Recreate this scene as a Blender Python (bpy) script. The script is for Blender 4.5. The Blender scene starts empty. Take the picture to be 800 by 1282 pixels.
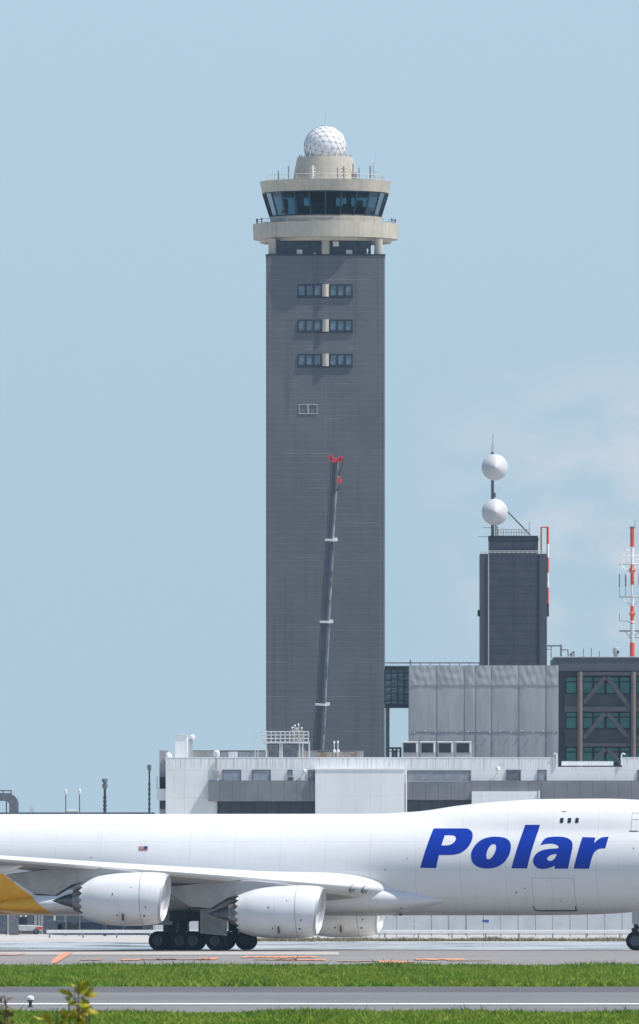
import bpy, bmesh, math, random
import numpy as np
from mathutils import Vector, Matrix
from mathutils.bvhtree import BVHTree

random.seed(7)
rng = np.random.default_rng(7)
PI = math.pi
scene = bpy.context.scene
col = scene.collection

# ------------------------------------------------------------------ camera numbers
F = 16830.0          # focal length in photograph pixels (800 px wide frame)
YH = 1124.5          # image row of the horizon
CH = 3.5             # camera height (m)


def X(px, d): return (px - 400.0) * d / F
def Z(py, d): return CH + (YH - py) * d / F


# ------------------------------------------------------------------ materials
def mat(name, color, rough=0.6, metal=0.0, var=0.0, scale=1.0, color2=None, coat=0.0, spec=0.5, build=None):
    m = bpy.data.materials.new(name)
    m.use_nodes = True
    nt = m.node_tree
    b = nt.nodes['Principled BSDF']
    b.inputs['Roughness'].default_value = rough
    b.inputs['Metallic'].default_value = metal
    b.inputs['Specular IOR Level'].default_value = spec
    if coat:
        b.inputs['Coat Weight'].default_value = coat
        b.inputs['Coat Roughness'].default_value = 0.08
    b.inputs['Base Color'].default_value = (*color, 1)
    if build:
        build(nt, b)
    elif var or color2:
        tc = nt.nodes.new('ShaderNodeTexCoord')
        no = nt.nodes.new('ShaderNodeTexNoise')
        no.inputs['Scale'].default_value = scale
        no.inputs['Detail'].default_value = 5
        mx = nt.nodes.new('ShaderNodeMix'); mx.data_type = 'RGBA'
        c2 = color2 or tuple(max(0, c * (1 - var)) for c in color)
        c1 = color if color2 else tuple(min(1, c * (1 + var)) for c in color)
        mx.inputs[6].default_value = (*c1, 1); mx.inputs[7].default_value = (*c2, 1)
        rp = nt.nodes.new('ShaderNodeValToRGB')
        rp.color_ramp.elements[0].position = 0.35; rp.color_ramp.elements[1].position = 0.65
        nt.links.new(tc.outputs['Object'], no.inputs['Vector'])
        nt.links.new(no.outputs['Fac'], rp.inputs['Fac'])
        nt.links.new(rp.outputs['Color'], mx.inputs[0])
        nt.links.new(mx.outputs[2], b.inputs['Base Color'])
    return m


class NT:
    """small helper to write node graphs"""
    def __init__(s, nt): s.nt = nt; s.tc = None
    def n(s, t): return s.nt.nodes.new(t)
    def l(s, a, b): s.nt.links.new(a, b)
    def obj(s):
        if not s.tc: s.tc = s.n('ShaderNodeTexCoord')
        return s.tc.outputs['Object']
    def xyz(s, src=None):
        x = s.n('ShaderNodeSeparateXYZ'); s.l(src or s.obj(), x.inputs[0]); return x.outputs
    def mapped(s, scale, src=None):
        m = s.n('ShaderNodeMapping'); m.inputs['Scale'].default_value = scale
        s.l(src or s.obj(), m.inputs['Vector']); return m.outputs[0]
    def noise(s, scale, detail=4, vec=None, rough=0.55):
        k = s.n('ShaderNodeTexNoise'); k.inputs['Scale'].default_value = scale
        k.inputs['Detail'].default_value = detail; k.inputs['Roughness'].default_value = rough
        s.l(vec or s.obj(), k.inputs['Vector']); return k.outputs['Fac']
    def math(s, op, a, b=None, clamp=False):
        k = s.n('ShaderNodeMath'); k.operation = op; k.use_clamp = clamp
        for i, v in enumerate((a, b)):
            if v is None: continue
            if isinstance(v, (int, float)): k.inputs[i].default_value = v
            else: s.l(v, k.inputs[i])
        return k.outputs[0]
    def ramp(s, fac, a, b, lo=0.0, hi=1.0):
        k = s.n('ShaderNodeMapRange'); k.interpolation_type = 'SMOOTHSTEP'
        s.l(fac, k.inputs[0]); k.inputs[1].default_value = a; k.inputs[2].default_value = b
        k.inputs[3].default_value = lo; k.inputs[4].default_value = hi
        return k.outputs[0]
    def mix(s, fac, a, b):
        k = s.n('ShaderNodeMix'); k.data_type = 'RGBA'
        if isinstance(fac, (int, float)): k.inputs[0].default_value = fac
        else: s.l(fac, k.inputs[0])
        for i, v in ((6, a), (7, b)):
            if isinstance(v, tuple): k.inputs[i].default_value = (*v, 1)
            else: s.l(v, k.inputs[i])
        return k.outputs[2]
    def stripes(s, coord, period, width):
        """1 inside a thin line every period metres"""
        f = s.math('FRACT', s.math('DIVIDE', coord, period))
        return s.math('LESS_THAN', f, width / period)
    def bump(s, h, b, strength=0.2, dist=0.05):
        k = s.n('ShaderNodeBump'); k.inputs['Strength'].default_value = strength; k.inputs['Distance'].default_value = dist
        s.l(h, k.inputs['Height']); s.l(k.outputs[0], b.inputs['Normal'])


M = {}
# airplane paint: white with fine panel seams, belly grime, yellow tail livery
def paint(nt, b):
    g = NT(nt); x, y, z = g.xyz()
    seam = g.math('MAXIMUM', g.stripes(x, 3.05, 0.035), g.stripes(g.math('ADD', z, 0.37), 1.9, 0.025))
    dirt = g.ramp(g.noise(0.9, 5, g.mapped((0.35, 1, 1.4))), 0.4, 0.75, 0.0, 0.10)
    streak = g.ramp(g.noise(2.2, 4, g.mapped((2.2, 1, 0.12))), 0.52, 0.8, 0.0, 0.13)
    base = g.mix(g.math('ADD', dirt, streak), (0.79, 0.795, 0.795), (0.46, 0.44, 0.41))
    rv = g.math('MULTIPLY', g.stripes(g.math('ADD', x, 0.12), 0.51, 0.03), g.stripes(z, 0.16, 0.07))
    seam = g.math('MAXIMUM', seam, g.math('MULTIPLY', rv, 0.5))
    base = g.mix(g.math('MULTIPLY', seam, 0.24), base, (0.30, 0.30, 0.31))
    run = g.ramp(g.noise(1.0, 5, g.mapped((1.6, 0.3, 0.16))), 0.56, 0.8, 0, 0.22)
    base = g.mix(g.math('MULTIPLY', run, g.ramp(z, 6.0, 3.0)), base, (0.38, 0.36, 0.34))
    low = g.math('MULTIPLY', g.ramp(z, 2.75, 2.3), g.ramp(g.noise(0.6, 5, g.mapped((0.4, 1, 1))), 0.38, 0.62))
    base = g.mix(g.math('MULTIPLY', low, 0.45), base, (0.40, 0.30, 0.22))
    # yellow livery aft of a sloping line
    e = g.math('ADD', x, g.math('MULTIPLY', z, 1.2))
    yel = g.math('LESS_THAN', e, -6.55)
    yc = g.mix(g.ramp(g.noise(1.2, 4), 0.35, 0.7), (0.92, 0.47, 0.012), (0.85, 0.41, 0.012))
    base = g.mix(yel, base, yc)
    g.l(base, b.inputs['Base Color'])
M['fuselage_paint'] = mat('fuselage_paint', (0.82, 0.82, 0.82), 0.42, coat=0.08, build=paint)
def paint2(nt, b):
    g = NT(nt); x, y, z = g.xyz()
    seam = g.math('MAXIMUM', g.stripes(x, 2.3, 0.03), g.stripes(y, 2.7, 0.03))
    d = g.ramp(g.noise(1.3, 5, g.mapped((0.5, 2, 1))), 0.4, 0.75, 0, 0.2)
    base = g.mix(d, (0.78, 0.785, 0.79), (0.5, 0.49, 0.47))
    base = g.mix(g.math('MULTIPLY', seam, 0.2), base, (0.3, 0.3, 0.3))
    g.l(base, b.inputs['Base Color'])
M['wing_paint'] = mat('wing_paint', (0.78, 0.78, 0.78), 0.35, coat=0.15, build=paint2)
def paint3(nt, b):
    g = NT(nt); x, y, z = g.xyz()
    seam = g.stripes(g.math('ADD', x, 20.0), 2.45, 0.03)
    d = g.ramp(g.noise(1.5, 5, g.mapped((0.6, 1, 1))), 0.42, 0.75, 0, 0.2)
    base = g.mix(d, (0.82, 0.825, 0.83), (0.52, 0.5, 0.47))
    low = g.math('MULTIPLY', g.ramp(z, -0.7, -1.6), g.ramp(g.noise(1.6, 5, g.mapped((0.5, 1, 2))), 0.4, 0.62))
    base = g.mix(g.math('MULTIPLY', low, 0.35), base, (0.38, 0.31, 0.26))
    base = g.mix(g.math('MULTIPLY', seam, 0.25), base, (0.3, 0.3, 0.3))
    g.l(base, b.inputs['Base Color'])
M['nacelle_paint'] = mat('nacelle_paint', (0.8, 0.8, 0.8), 0.3, coat=0.25, build=paint3)
M['pylon_paint'] = mat('pylon_paint', (0.43, 0.435, 0.44), 0.4, var=0.1, scale=1.5)
M['wing_grey'] = mat('wing_grey', (0.44, 0.44, 0.44), 0.45, color2=(0.36, 0.355, 0.35), scale=0.8)
M['lip_metal'] = mat('lip_metal', (0.50, 0.51, 0.53), 0.40, 0.3, var=0.04, scale=2)
M['inlet_white'] = mat('inlet_white', (0.8, 0.8, 0.81), 0.45, var=0.04, scale=2)
M['exhaust_metal'] = mat('exhaust_metal', (0.33, 0.33, 0.35), 0.38, 0.7, var=0.3, scale=3)
M['hot_metal'] = mat('hot_metal', (0.16, 0.17, 0.20), 0.35, 0.6, var=0.25, scale=2)
M['fan_dark'] = mat('fan_dark', (0.06, 0.06, 0.07), 0.35, 0.4, var=0.2, scale=3)
M['tyre'] = mat('tyre', (0.012, 0.012, 0.014), 0.85, var=0.25, scale=6)
M['hub'] = mat('hub', (0.13, 0.14, 0.16), 0.45, 0.4, var=0.2, scale=8)
M['gear_metal'] = mat('gear_metal', (0.035, 0.037, 0.045), 0.5, 0.4, var=0.25, scale=4)
M['gear_door'] = mat('gear_door', (0.52, 0.53, 0.55), 0.45, var=0.1, scale=2)
M['bay_dark'] = mat('bay_dark', (0.05, 0.045, 0.045), 0.8, var=0.3, scale=3)
M['lettering_blue'] = mat('lettering_blue', (0.002, 0.034, 0.36), 0.5, var=0.06, scale=0.6, spec=0.15)
M['black_paint'] = mat('black_paint', (0.03, 0.03, 0.035), 0.5, var=0.2, scale=5)
M['window_dark'] = mat('window_dark', (0.02, 0.025, 0.035), 0.12, var=0.2, scale=3)
M['flag_red'] = mat('flag_red', (0.30, 0.07, 0.06), 0.4, color2=(0.5, 0.33, 0.3), scale=9)
M['flag_blue'] = mat('flag_blue', (0.03, 0.05, 0.14), 0.4, var=0.2, scale=9)
M['light_glass'] = mat('light_glass', (0.10, 0.11, 0.12), 0.1, var=0.2, scale=4)

# tower tiles
def tiles(nt, b):
    g = NT(nt); x, y, z = g.xyz()
    n1 = g.noise(9.0, 3, g.mapped((0.6, 0.6, 3.0)))
    n2 = g.noise(0.22, 4)
    base = g.mix(g.ramp(n1, 0.3, 0.7), (0.104, 0.110, 0.126), (0.128, 0.134, 0.149))
    pan = g.n('ShaderNodeTexBrick'); pan.inputs['Scale'].default_value = 1.0; pan.inputs['Mortar Size'].default_value = 0.0
    pan.inputs['Brick Width'].default_value = 1.21; pan.inputs['Row Height'].default_value = 0.605; pan.inputs['Color1'].default_value = (0, 0, 0, 1); pan.inputs['Color2'].default_value = (1, 1, 1, 1)
    cb_ = g.n('ShaderNodeCombineXYZ'); g.l(x, cb_.inputs[0]); g.l(z, cb_.inputs[1]); g.l(cb_.outputs[0], pan.inputs['Vector'])
    base = g.mix(g.math('MULTIPLY', pan.outputs['Color'], 0.30), base, (0.145, 0.15, 0.162))
    base = g.mix(g.ramp(g.noise(1.0, 4, g.mapped((1.1, 1, 0.05))), 0.48, 0.72, 0, 0.5), base, (0.062, 0.067, 0.08))
    base = g.mix(g.ramp(n2, 0.35, 0.7, 0, 0.35), base, (0.070, 0.077, 0.094))
    fine = g.stripes(z, 0.605, 0.07)
    wob = g.ramp(g.noise(0.6, 4, g.mapped((0.6, 1, 2.5))), 0.30, 0.70, 0.25, 1.0)
    base = g.mix(g.math('MULTIPLY', g.math('MULTIPLY', fine, wob), 0.30), base, (0.24, 0.24, 0.25))
    big = g.stripes(g.math('ADD', z, 0.9), 3.63, 0.08)
    wob2 = g.ramp(g.noise(0.35, 3, g.mapped((1, 1, 3))), 0.45, 0.62)
    base = g.mix(g.math('MULTIPLY', g.math('MULTIPLY', big, wob2), 0.42), base, (0.30, 0.30, 0.31))
    vert = g.math('LESS_THAN', g.math('ABSOLUTE', g.math('SUBTRACT', x, 5.75)), 0.04)
    vert2 = g.math('LESS_THAN', g.math('ABSOLUTE', g.math('ADD', x, 5.75)), 0.04)
    vm = g.math('LESS_THAN', g.math('ABSOLUTE', g.math('SUBTRACT', x, 0.02)), 0.03)
    vv = g.math('MAXIMUM', vm, g.math('MAXIMUM', vert, vert2))
    base = g.mix(g.math('MULTIPLY', vv, 0.14), base, (0.33, 0.33, 0.34))
    g.l(base, b.inputs['Base Color'])
M['tower_tile'] = mat('tower_tile', (0.17, 0.17, 0.18), 0.55, build=tiles)
def beige(nt, b):
    g = NT(nt)
    base = g.mix(g.ramp(g.noise(0.8, 4), 0.35, 0.68), (0.50, 0.455, 0.37), (0.43, 0.395, 0.33))
    st = g.ramp(g.noise(1.0, 5, g.mapped((2.6, 2.6, 0.18))), 0.47, 0.72, 0, 0.55)
    base = g.mix(st, base, (0.30, 0.28, 0.245))
    g.l(base, b.inputs['Base Color'])
M['tower_beige'] = mat('tower_beige', (0.48, 0.44, 0.36), 0.7, build=beige)
M['tower_glass_dark'] = mat('tower_glass_dark', (0.03, 0.045, 0.07), 0.25, var=0.3, scale=1.5)
M['frame_dark'] = mat('frame_dark', (0.020, 0.028, 0.048), 0.5, var=0.2, scale=3)
M['pane_blue'] = mat('pane_blue', (0.12, 0.18, 0.23), 0.2, var=0.25, scale=1.1)
M['radome'] = mat('radome', (0.80, 0.80, 0.80), 0.5, var=0.02, scale=2)
M['dish_skin'] = mat('dish_skin', (0.60, 0.605, 0.615), 0.55, var=0.03, scale=1)
M['seam_grey'] = mat('seam_grey', (0.36, 0.37, 0.41), 0.6, var=0.1, scale=2)
M['white_metal'] = mat('white_metal', (0.75, 0.75, 0.74), 0.5, var=0.06, scale=2)
M['grey_metal'] = mat('grey_metal', (0.36, 0.37, 0.39), 0.5, 0.2, var=0.12, scale=2)
M['pale_metal'] = mat('pale_metal', (0.55, 0.57, 0.58), 0.5, 0.1, var=0.1, scale=2)
M['dark_metal'] = mat('dark_metal', (0.045, 0.05, 0.06), 0.5, 0.2, var=0.25, scale=3)
M['mid_metal'] = mat('mid_metal', (0.15, 0.16, 0.18), 0.5, 0.2, var=0.2, scale=3)
M['rust_brown'] = mat('rust_brown', (0.25, 0.17, 0.12), 0.7, color2=(0.42, 0.38, 0.34), scale=3)
M['red_paint'] = mat('red_paint', (0.62, 0.075, 0.045), 0.5, var=0.15, scale=2)
M['crane_red'] = mat('crane_red', (0.55, 0.05, 0.07), 0.5, var=0.15, scale=2)
M['crane_grey'] = mat('crane_grey', (0.075, 0.085, 0.105), 0.5, color2=(0.055, 0.063, 0.085), scale=0.9)
M['boom_lit_edge'] = mat('boom_lit_edge', (0.66, 0.66, 0.62), 0.5, color2=(0.12, 0.13, 0.14), scale=0.9)
def dtower(nt, b):
    g = NT(nt); x, y, z = g.xyz()
    base = g.mix(g.ramp(g.noise(0.8, 4), 0.35, 0.65), (0.046, 0.053, 0.080), (0.060, 0.068, 0.097))
    ln = g.stripes(z, 0.80, 0.09)
    base = g.mix(g.math('MULTIPLY', ln, 0.75), base, (0.03, 0.03, 0.04))
    vm = g.math('LESS_THAN', g.math('ABSOLUTE', x), 0.05)
    base = g.mix(g.math('MULTIPLY', vm, 0.8), base, (0.03, 0.03, 0.04))
    g.l(base, b.inputs['Base Color'])
M['dark_cladding'] = mat('dark_cladding', (0.08, 0.08, 0.09), 0.55, build=dtower)
M['dark_pilaster'] = mat('dark_pilaster', (0.068, 0.075, 0.10), 0.6, var=0.1, scale=1)
# white terminal wall: rain streaks below the coping
def wallw(nt, b):
    g = NT(nt); x, y, z = g.xyz()
    n = g.noise(0.5, 5)
    base = g.mix(g.ramp(n, 0.35, 0.7), (0.82, 0.825, 0.82), (0.74, 0.745, 0.745))
    st = g.noise(3.0, 4, g.mapped((1.6, 1.6, 0.10)))
    top = g.ramp(z, 15.2, 16.7)
    k = g.math('MULTIPLY', g.ramp(st, 0.47, 0.66), top)
    base = g.mix(g.math('MULTIPLY', k, 0.55), base, (0.22, 0.22, 0.22))
    st2 = g.ramp(g.noise(2.0, 4, g.mapped((1.3, 1.3, 0.08))), 0.55, 0.75, 0, 0.25)
    base = g.mix(st2, base, (0.42, 0.42, 0.42))
    jo = g.math('MAXIMUM', g.stripes(x, 3.4, 0.05), g.stripes(z, 2.6, 0.05))
    base = g.mix(g.math('MULTIPLY', jo, 0.28), base, (0.35, 0.35, 0.36))
    g.l(base, b.inputs['Base Color'])
M['white_wall'] = mat('white_wall', (0.62, 0.62, 0.62), 0.75, build=wallw)
def wpanel(nt, b):
    g = NT(nt); x, y, z = g.xyz()
    base = g.mix(g.ramp(g.noise(0.4, 5, g.mapped((1, 1, 0.5))), 0.35, 0.7), (0.81, 0.815, 0.82), (0.74, 0.75, 0.76))
    st = g.ramp(g.noise(2.0, 4, g.mapped((1.3, 1.3, 0.07))), 0.52, 0.75, 0, 0.3)
    base = g.mix(st, base, (0.5, 0.5, 0.51))
    base = g.mix(g.math('MULTIPLY', g.math('MAXIMUM', g.stripes(x, 1.4, 0.04), g.stripes(z, 2.2, 0.04)), 0.2), base, (0.4, 0.4, 0.42))
    g.l(base, b.inputs['Base Color'])
M['white_panel'] = mat('white_panel', (0.80, 0.805, 0.81), 0.65, build=wpanel)
def spand(nt, b):
    g = NT(nt); x, y, z = g.xyz()
    base = g.mix(g.ramp(g.noise(0.5, 4), 0.35, 0.65), (0.165, 0.17, 0.185), (0.205, 0.21, 0.22))
    base = g.mix(g.math('MULTIPLY', g.stripes(x, 1.22, 0.06), 0.7), base, (0.09, 0.09, 0.1))
    g.l(base, b.inputs['Base Color'])
M['grey_spandrel'] = mat('grey_spandrel', (0.18, 0.18, 0.2), 0.55, build=spand)
M['recess_dark'] = mat('recess_dark', (0.05, 0.055, 0.07), 0.5, var=0.2, scale=0.6)
M['shutter_grey'] = mat('shutter_grey', (0.30, 0.34, 0.38), 0.5, var=0.12, scale=1.5)
M['louvre_grey'] = mat('louvre_grey', (0.34, 0.36, 0.38), 0.6, color2=(0.24, 0.26, 0.28), scale=2.5)
M['concrete_grey'] = mat('concrete_grey', (0.42, 0.41, 0.40), 0.8, color2=(0.33, 0.33, 0.33), scale=0.8)
# scaffold sheeting
def tarp(nt, b):
    g = NT(nt); x, y, z = g.xyz()
    base = g.mix(g.ramp(g.noise(0.5, 5, g.mapped((1, 1, 0.5))), 0.35, 0.7), (0.33, 0.34, 0.35), (0.29, 0.298, 0.308))
    st = g.ramp(g.noise(2.0, 5, g.mapped((1.5, 1, 0.12))), 0.45, 0.75, 0, 0.35)
    base = g.mix(st, base, (0.22, 0.225, 0.235))
    g.l(base, b.inputs['Base Color'])
    g.bump(g.noise(1.6, 5, g.mapped((1.3, 1, 0.4))), b, 0.35, 0.08)
M['scaffold_sheet'] = mat('scaffold_sheet', (0.3, 0.31, 0.33), 0.7, build=tarp)
M['sheet_seam'] = mat('sheet_seam', (0.20, 0.205, 0.215), 0.7, var=0.15, scale=1)
M['teal_glass'] = mat('teal_glass', (0.035, 0.27, 0.235), 0.25, color2=(0.04, 0.185, 0.18), scale=0.6)
M['brown_steel'] = mat('brown_steel', (0.17, 0.14, 0.125), 0.55, var=0.12, scale=1)
M['brace_steel'] = mat('brace_steel', (0.066, 0.066, 0.074), 0.55, var=0.12, scale=1)
M['fascia_dark'] = mat('fascia_dark', (0.082, 0.087, 0.105), 0.6, var=0.12, scale=0.6)
M['facade_dark'] = mat('facade_dark', (0.050, 0.058, 0.078), 0.5, var=0.2, scale=0.8)
M['bridge_glass'] = mat('bridge_glass', (0.085, 0.135, 0.16), 0.15, color2=(0.13, 0.19, 0.21), scale=1.4)
M['fence_panel'] = mat('fence_panel', (0.58, 0.60, 0.62), 0.6, color2=(0.50, 0.52, 0.54), scale=0.7)
M['fence_post'] = mat('fence_post', (0.30, 0.26, 0.24), 0.7, var=0.2, scale=2)
M['container_blue'] = mat('container_blue', (0.07, 0.09, 0.13), 0.5, color2=(0.12, 0.14, 0.17), scale=1.5)
M['container_rust'] = mat('container_rust', (0.20, 0.13, 0.11), 0.6, color2=(0.12, 0.10, 0.10), scale=1.5)
M['sign_blue'] = mat('sign_blue', (0.02, 0.10, 0.35), 0.5, var=0.1, scale=3)

# ground
def asphalt(nt, b, c1, c2, sx=0.05, sy=0.02):
    g = NT(nt)
    big = g.noise(1.0, 5, g.mapped((sx, sy, 1)))
    fine = g.noise(1.0, 4, g.mapped((1.8, 0.12, 1)))
    base = g.mix(g.ramp(big, 0.35, 0.68), c1, c2)
    base = g.mix(g.ramp(fine, 0.42, 0.7, 0, 0.30), base, tuple(v * 0.72 for v in c1))
    band = g.noise(1.0, 4, g.mapped((0.012, 0.16, 1)))
    base = g.mix(g.ramp(band, 0.45, 0.7, 0, 0.35), base, tuple(v * 0.66 for v in c1))
    patch = g.n('ShaderNodeTexVoronoi'); patch.inputs['Scale'].default_value = 1.0; g.l(g.mapped((0.16, 0.028, 1)), patch.inputs['Vector'])
    base = g.mix(g.math('MULTIPLY', patch.outputs['Color'], 0.10), base, tuple(v * 1.35 for v in c1))
    g.l(base, b.inputs['Base Color'])
M['runway_asphalt'] = mat('runway_asphalt', (0.2, 0.2, 0.2), 0.9, spec=0.2, build=lambda nt, b: asphalt(nt, b, (0.205, 0.203, 0.205), (0.165, 0.164, 0.17)))
M['runway_shoulder'] = mat('runway_shoulder', (0.12, 0.12, 0.13), 0.9, spec=0.2, build=lambda nt, b: asphalt(nt, b, (0.125, 0.124, 0.132), (0.105, 0.104, 0.112)))
M['taxi_asphalt'] = mat('taxi_asphalt', (0.2, 0.2, 0.2), 0.9, spec=0.2, build=lambda nt, b: asphalt(nt, b, (0.235, 0.222, 0.212), (0.275, 0.26, 0.25), 0.03, 0.012))
M['pale_concrete'] = mat('pale_concrete', (0.4, 0.38, 0.36), 0.9, spec=0.2, build=lambda nt, b: asphalt(nt, b, (0.47, 0.43, 0.39), (0.39, 0.36, 0.34), 0.03, 0.03))
def miragem(nt, b):  # pale glossy ground that imitates the heat mirage, the apron is dry
    asphalt(nt, b, (0.50, 0.50, 0.50), (0.38, 0.385, 0.39), 0.05, 0.02)
    g = NT(nt)
    g.l(g.ramp(g.noise(1.0, 4, g.mapped((0.12, 0.03, 1))), 0.38, 0.66, 0.08, 0.5), b.inputs['Roughness'])
    g.bump(g.noise(1.0, 3, g.mapped((0.8, 0.25, 1))), b, 0.05, 0.02)
M['mirage_apron'] = mat('mirage_apron', (0.2, 0.2, 0.2), 0.12, spec=0.9, build=miragem)
M['apron_concrete'] = mat('apron_concrete', (0.33, 0.33, 0.34), 0.85, spec=0.25, build=lambda nt, b: asphalt(nt, b, (0.50, 0.48, 0.45), (0.42, 0.41, 0.39), 0.02, 0.02))
M['white_line'] = mat('white_line', (0.80, 0.80, 0.80), 0.8, var=0.04, scale=0.4)
M['orange_line'] = mat('orange_line', (0.78, 0.28, 0.11), 0.85, color2=(0.42, 0.26, 0.19), scale=1.1)
M['orange_worn'] = mat('orange_worn', (0.52, 0.29, 0.20), 0.85, color2=(0.27, 0.23, 0.21), scale=1.0)
M['soil_grass'] = mat('soil_grass', (0.06, 0.10, 0.02), 0.95, spec=0.1, build=lambda nt, b: asphalt(nt, b, (0.092, 0.165, 0.02), (0.072, 0.13, 0.017), 0.2, 0.05))
def grassm(nt, b):
    g = NT(nt)
    a = g.noise(1.0, 4, g.mapped((0.35, 0.05, 1)))
    c = g.noise(1.0, 3, g.mapped((2.5, 0.5, 1)))
    base = g.mix(g.ramp(a, 0.35, 0.66), (0.15, 0.255, 0.022), (0.235, 0.31, 0.034))
    base = g.mix(g.ramp(c, 0.5, 0.72, 0, 0.7), base, (0.075, 0.155, 0.014))
    base = g.mix(g.ramp(g.noise(1.0, 2, g.mapped((6, 2, 3))), 0.62, 0.75, 0, 0.5), base, (0.27, 0.29, 0.05))
    g.l(base, b.inputs['Base Color'])
    base = g.mix(g.ramp(g.noise(1.0, 4, g.mapped((0.09, 0.02, 1))), 0.52, 0.72, 0, 0.65), base, (0.23, 0.25, 0.06))
    tr = g.n('ShaderNodeBsdfTranslucent'); g.l(base, tr.inputs['Color'])
    ms = g.n('ShaderNodeMixShader'); ms.inputs[0].default_value = 0.35
    o = next(n for n in nt.nodes if n.type == 'OUTPUT_MATERIAL')
    g.l(b.outputs[0], ms.inputs[1]); g.l(tr.outputs[0], ms.inputs[2]); g.l(ms.outputs[0], o.inputs['Surface'])
M['grass'] = mat('grass', (0.1, 0.16, 0.03), 0.75, spec=0.2, build=grassm)
M['weeds'] = mat('weeds', (0.12, 0.13, 0.05), 0.9, color2=(0.20, 0.17, 0.11), scale=0.3)
M['weed_green'] = mat('weed_green', (0.07, 0.14, 0.02), 0.8, color2=(0.11, 0.17, 0.03), scale=0.4, spec=0.2)
def leafm(nt, b):
    g = NT(nt)
    a = g.noise(22.0, 3); c = g.noise(60.0, 2)
    base = g.mix(g.ramp(a, 0.38, 0.62), (0.27, 0.30, 0.02), (0.60, 0.43, 0.025))
    base = g.mix(g.ramp(c, 0.55, 0.75, 0, 0.8), base, (0.18, 0.09, 0.03))
    g.l(base, b.inputs['Base Color'])
M['shrub_leaf'] = mat('shrub_leaf', (0.2, 0.17, 0.03), 0.5, build=leafm)
M['shrub_leaf_red'] = mat('shrub_leaf_red', (0.17, 0.08, 0.035), 0.5, color2=(0.16, 0.13, 0.04), scale=30)
M['bark'] = mat('bark', (0.09, 0.06, 0.04), 0.85, var=0.3, scale=40)


def glass_mat(name, tint, refl=0.25):
    m = bpy.data.materials.new(name); m.use_nodes = True
    nt = m.node_tree; nt.nodes.clear()
    o = nt.nodes.new('ShaderNodeOutputMaterial')
    t = nt.nodes.new('ShaderNodeBsdfTransparent'); t.inputs[0].default_value = (*tint, 1)
    gl = nt.nodes.new('ShaderNodeBsdfGlossy'); gl.inputs['Roughness'].default_value = 0.05
    gl.inputs['Color'].default_value = (0.20, 0.30, 0.40, 1)
    mx = nt.nodes.new('ShaderNodeMixShader')
    lw = nt.nodes.new('ShaderNodeFresnel'); lw.inputs['IOR'].default_value = 1.22
    ad = nt.nodes.new('ShaderNodeMath'); ad.operation = 'ADD'; ad.inputs[1].default_value = refl
    nt.links.new(lw.outputs[0], ad.inputs[0])
    nt.links.new(ad.outputs[0], mx.inputs[0]); nt.links.new(t.outputs[0], mx.inputs[1])
    nt.links.new(gl.outputs[0], mx.inputs[2]); nt.links.new(mx.outputs[0], o.inputs['Surface'])
    return m
M['cab_glass'] = glass_mat('cab_glass', (0.24, 0.37, 0.43), 0.0)


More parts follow.
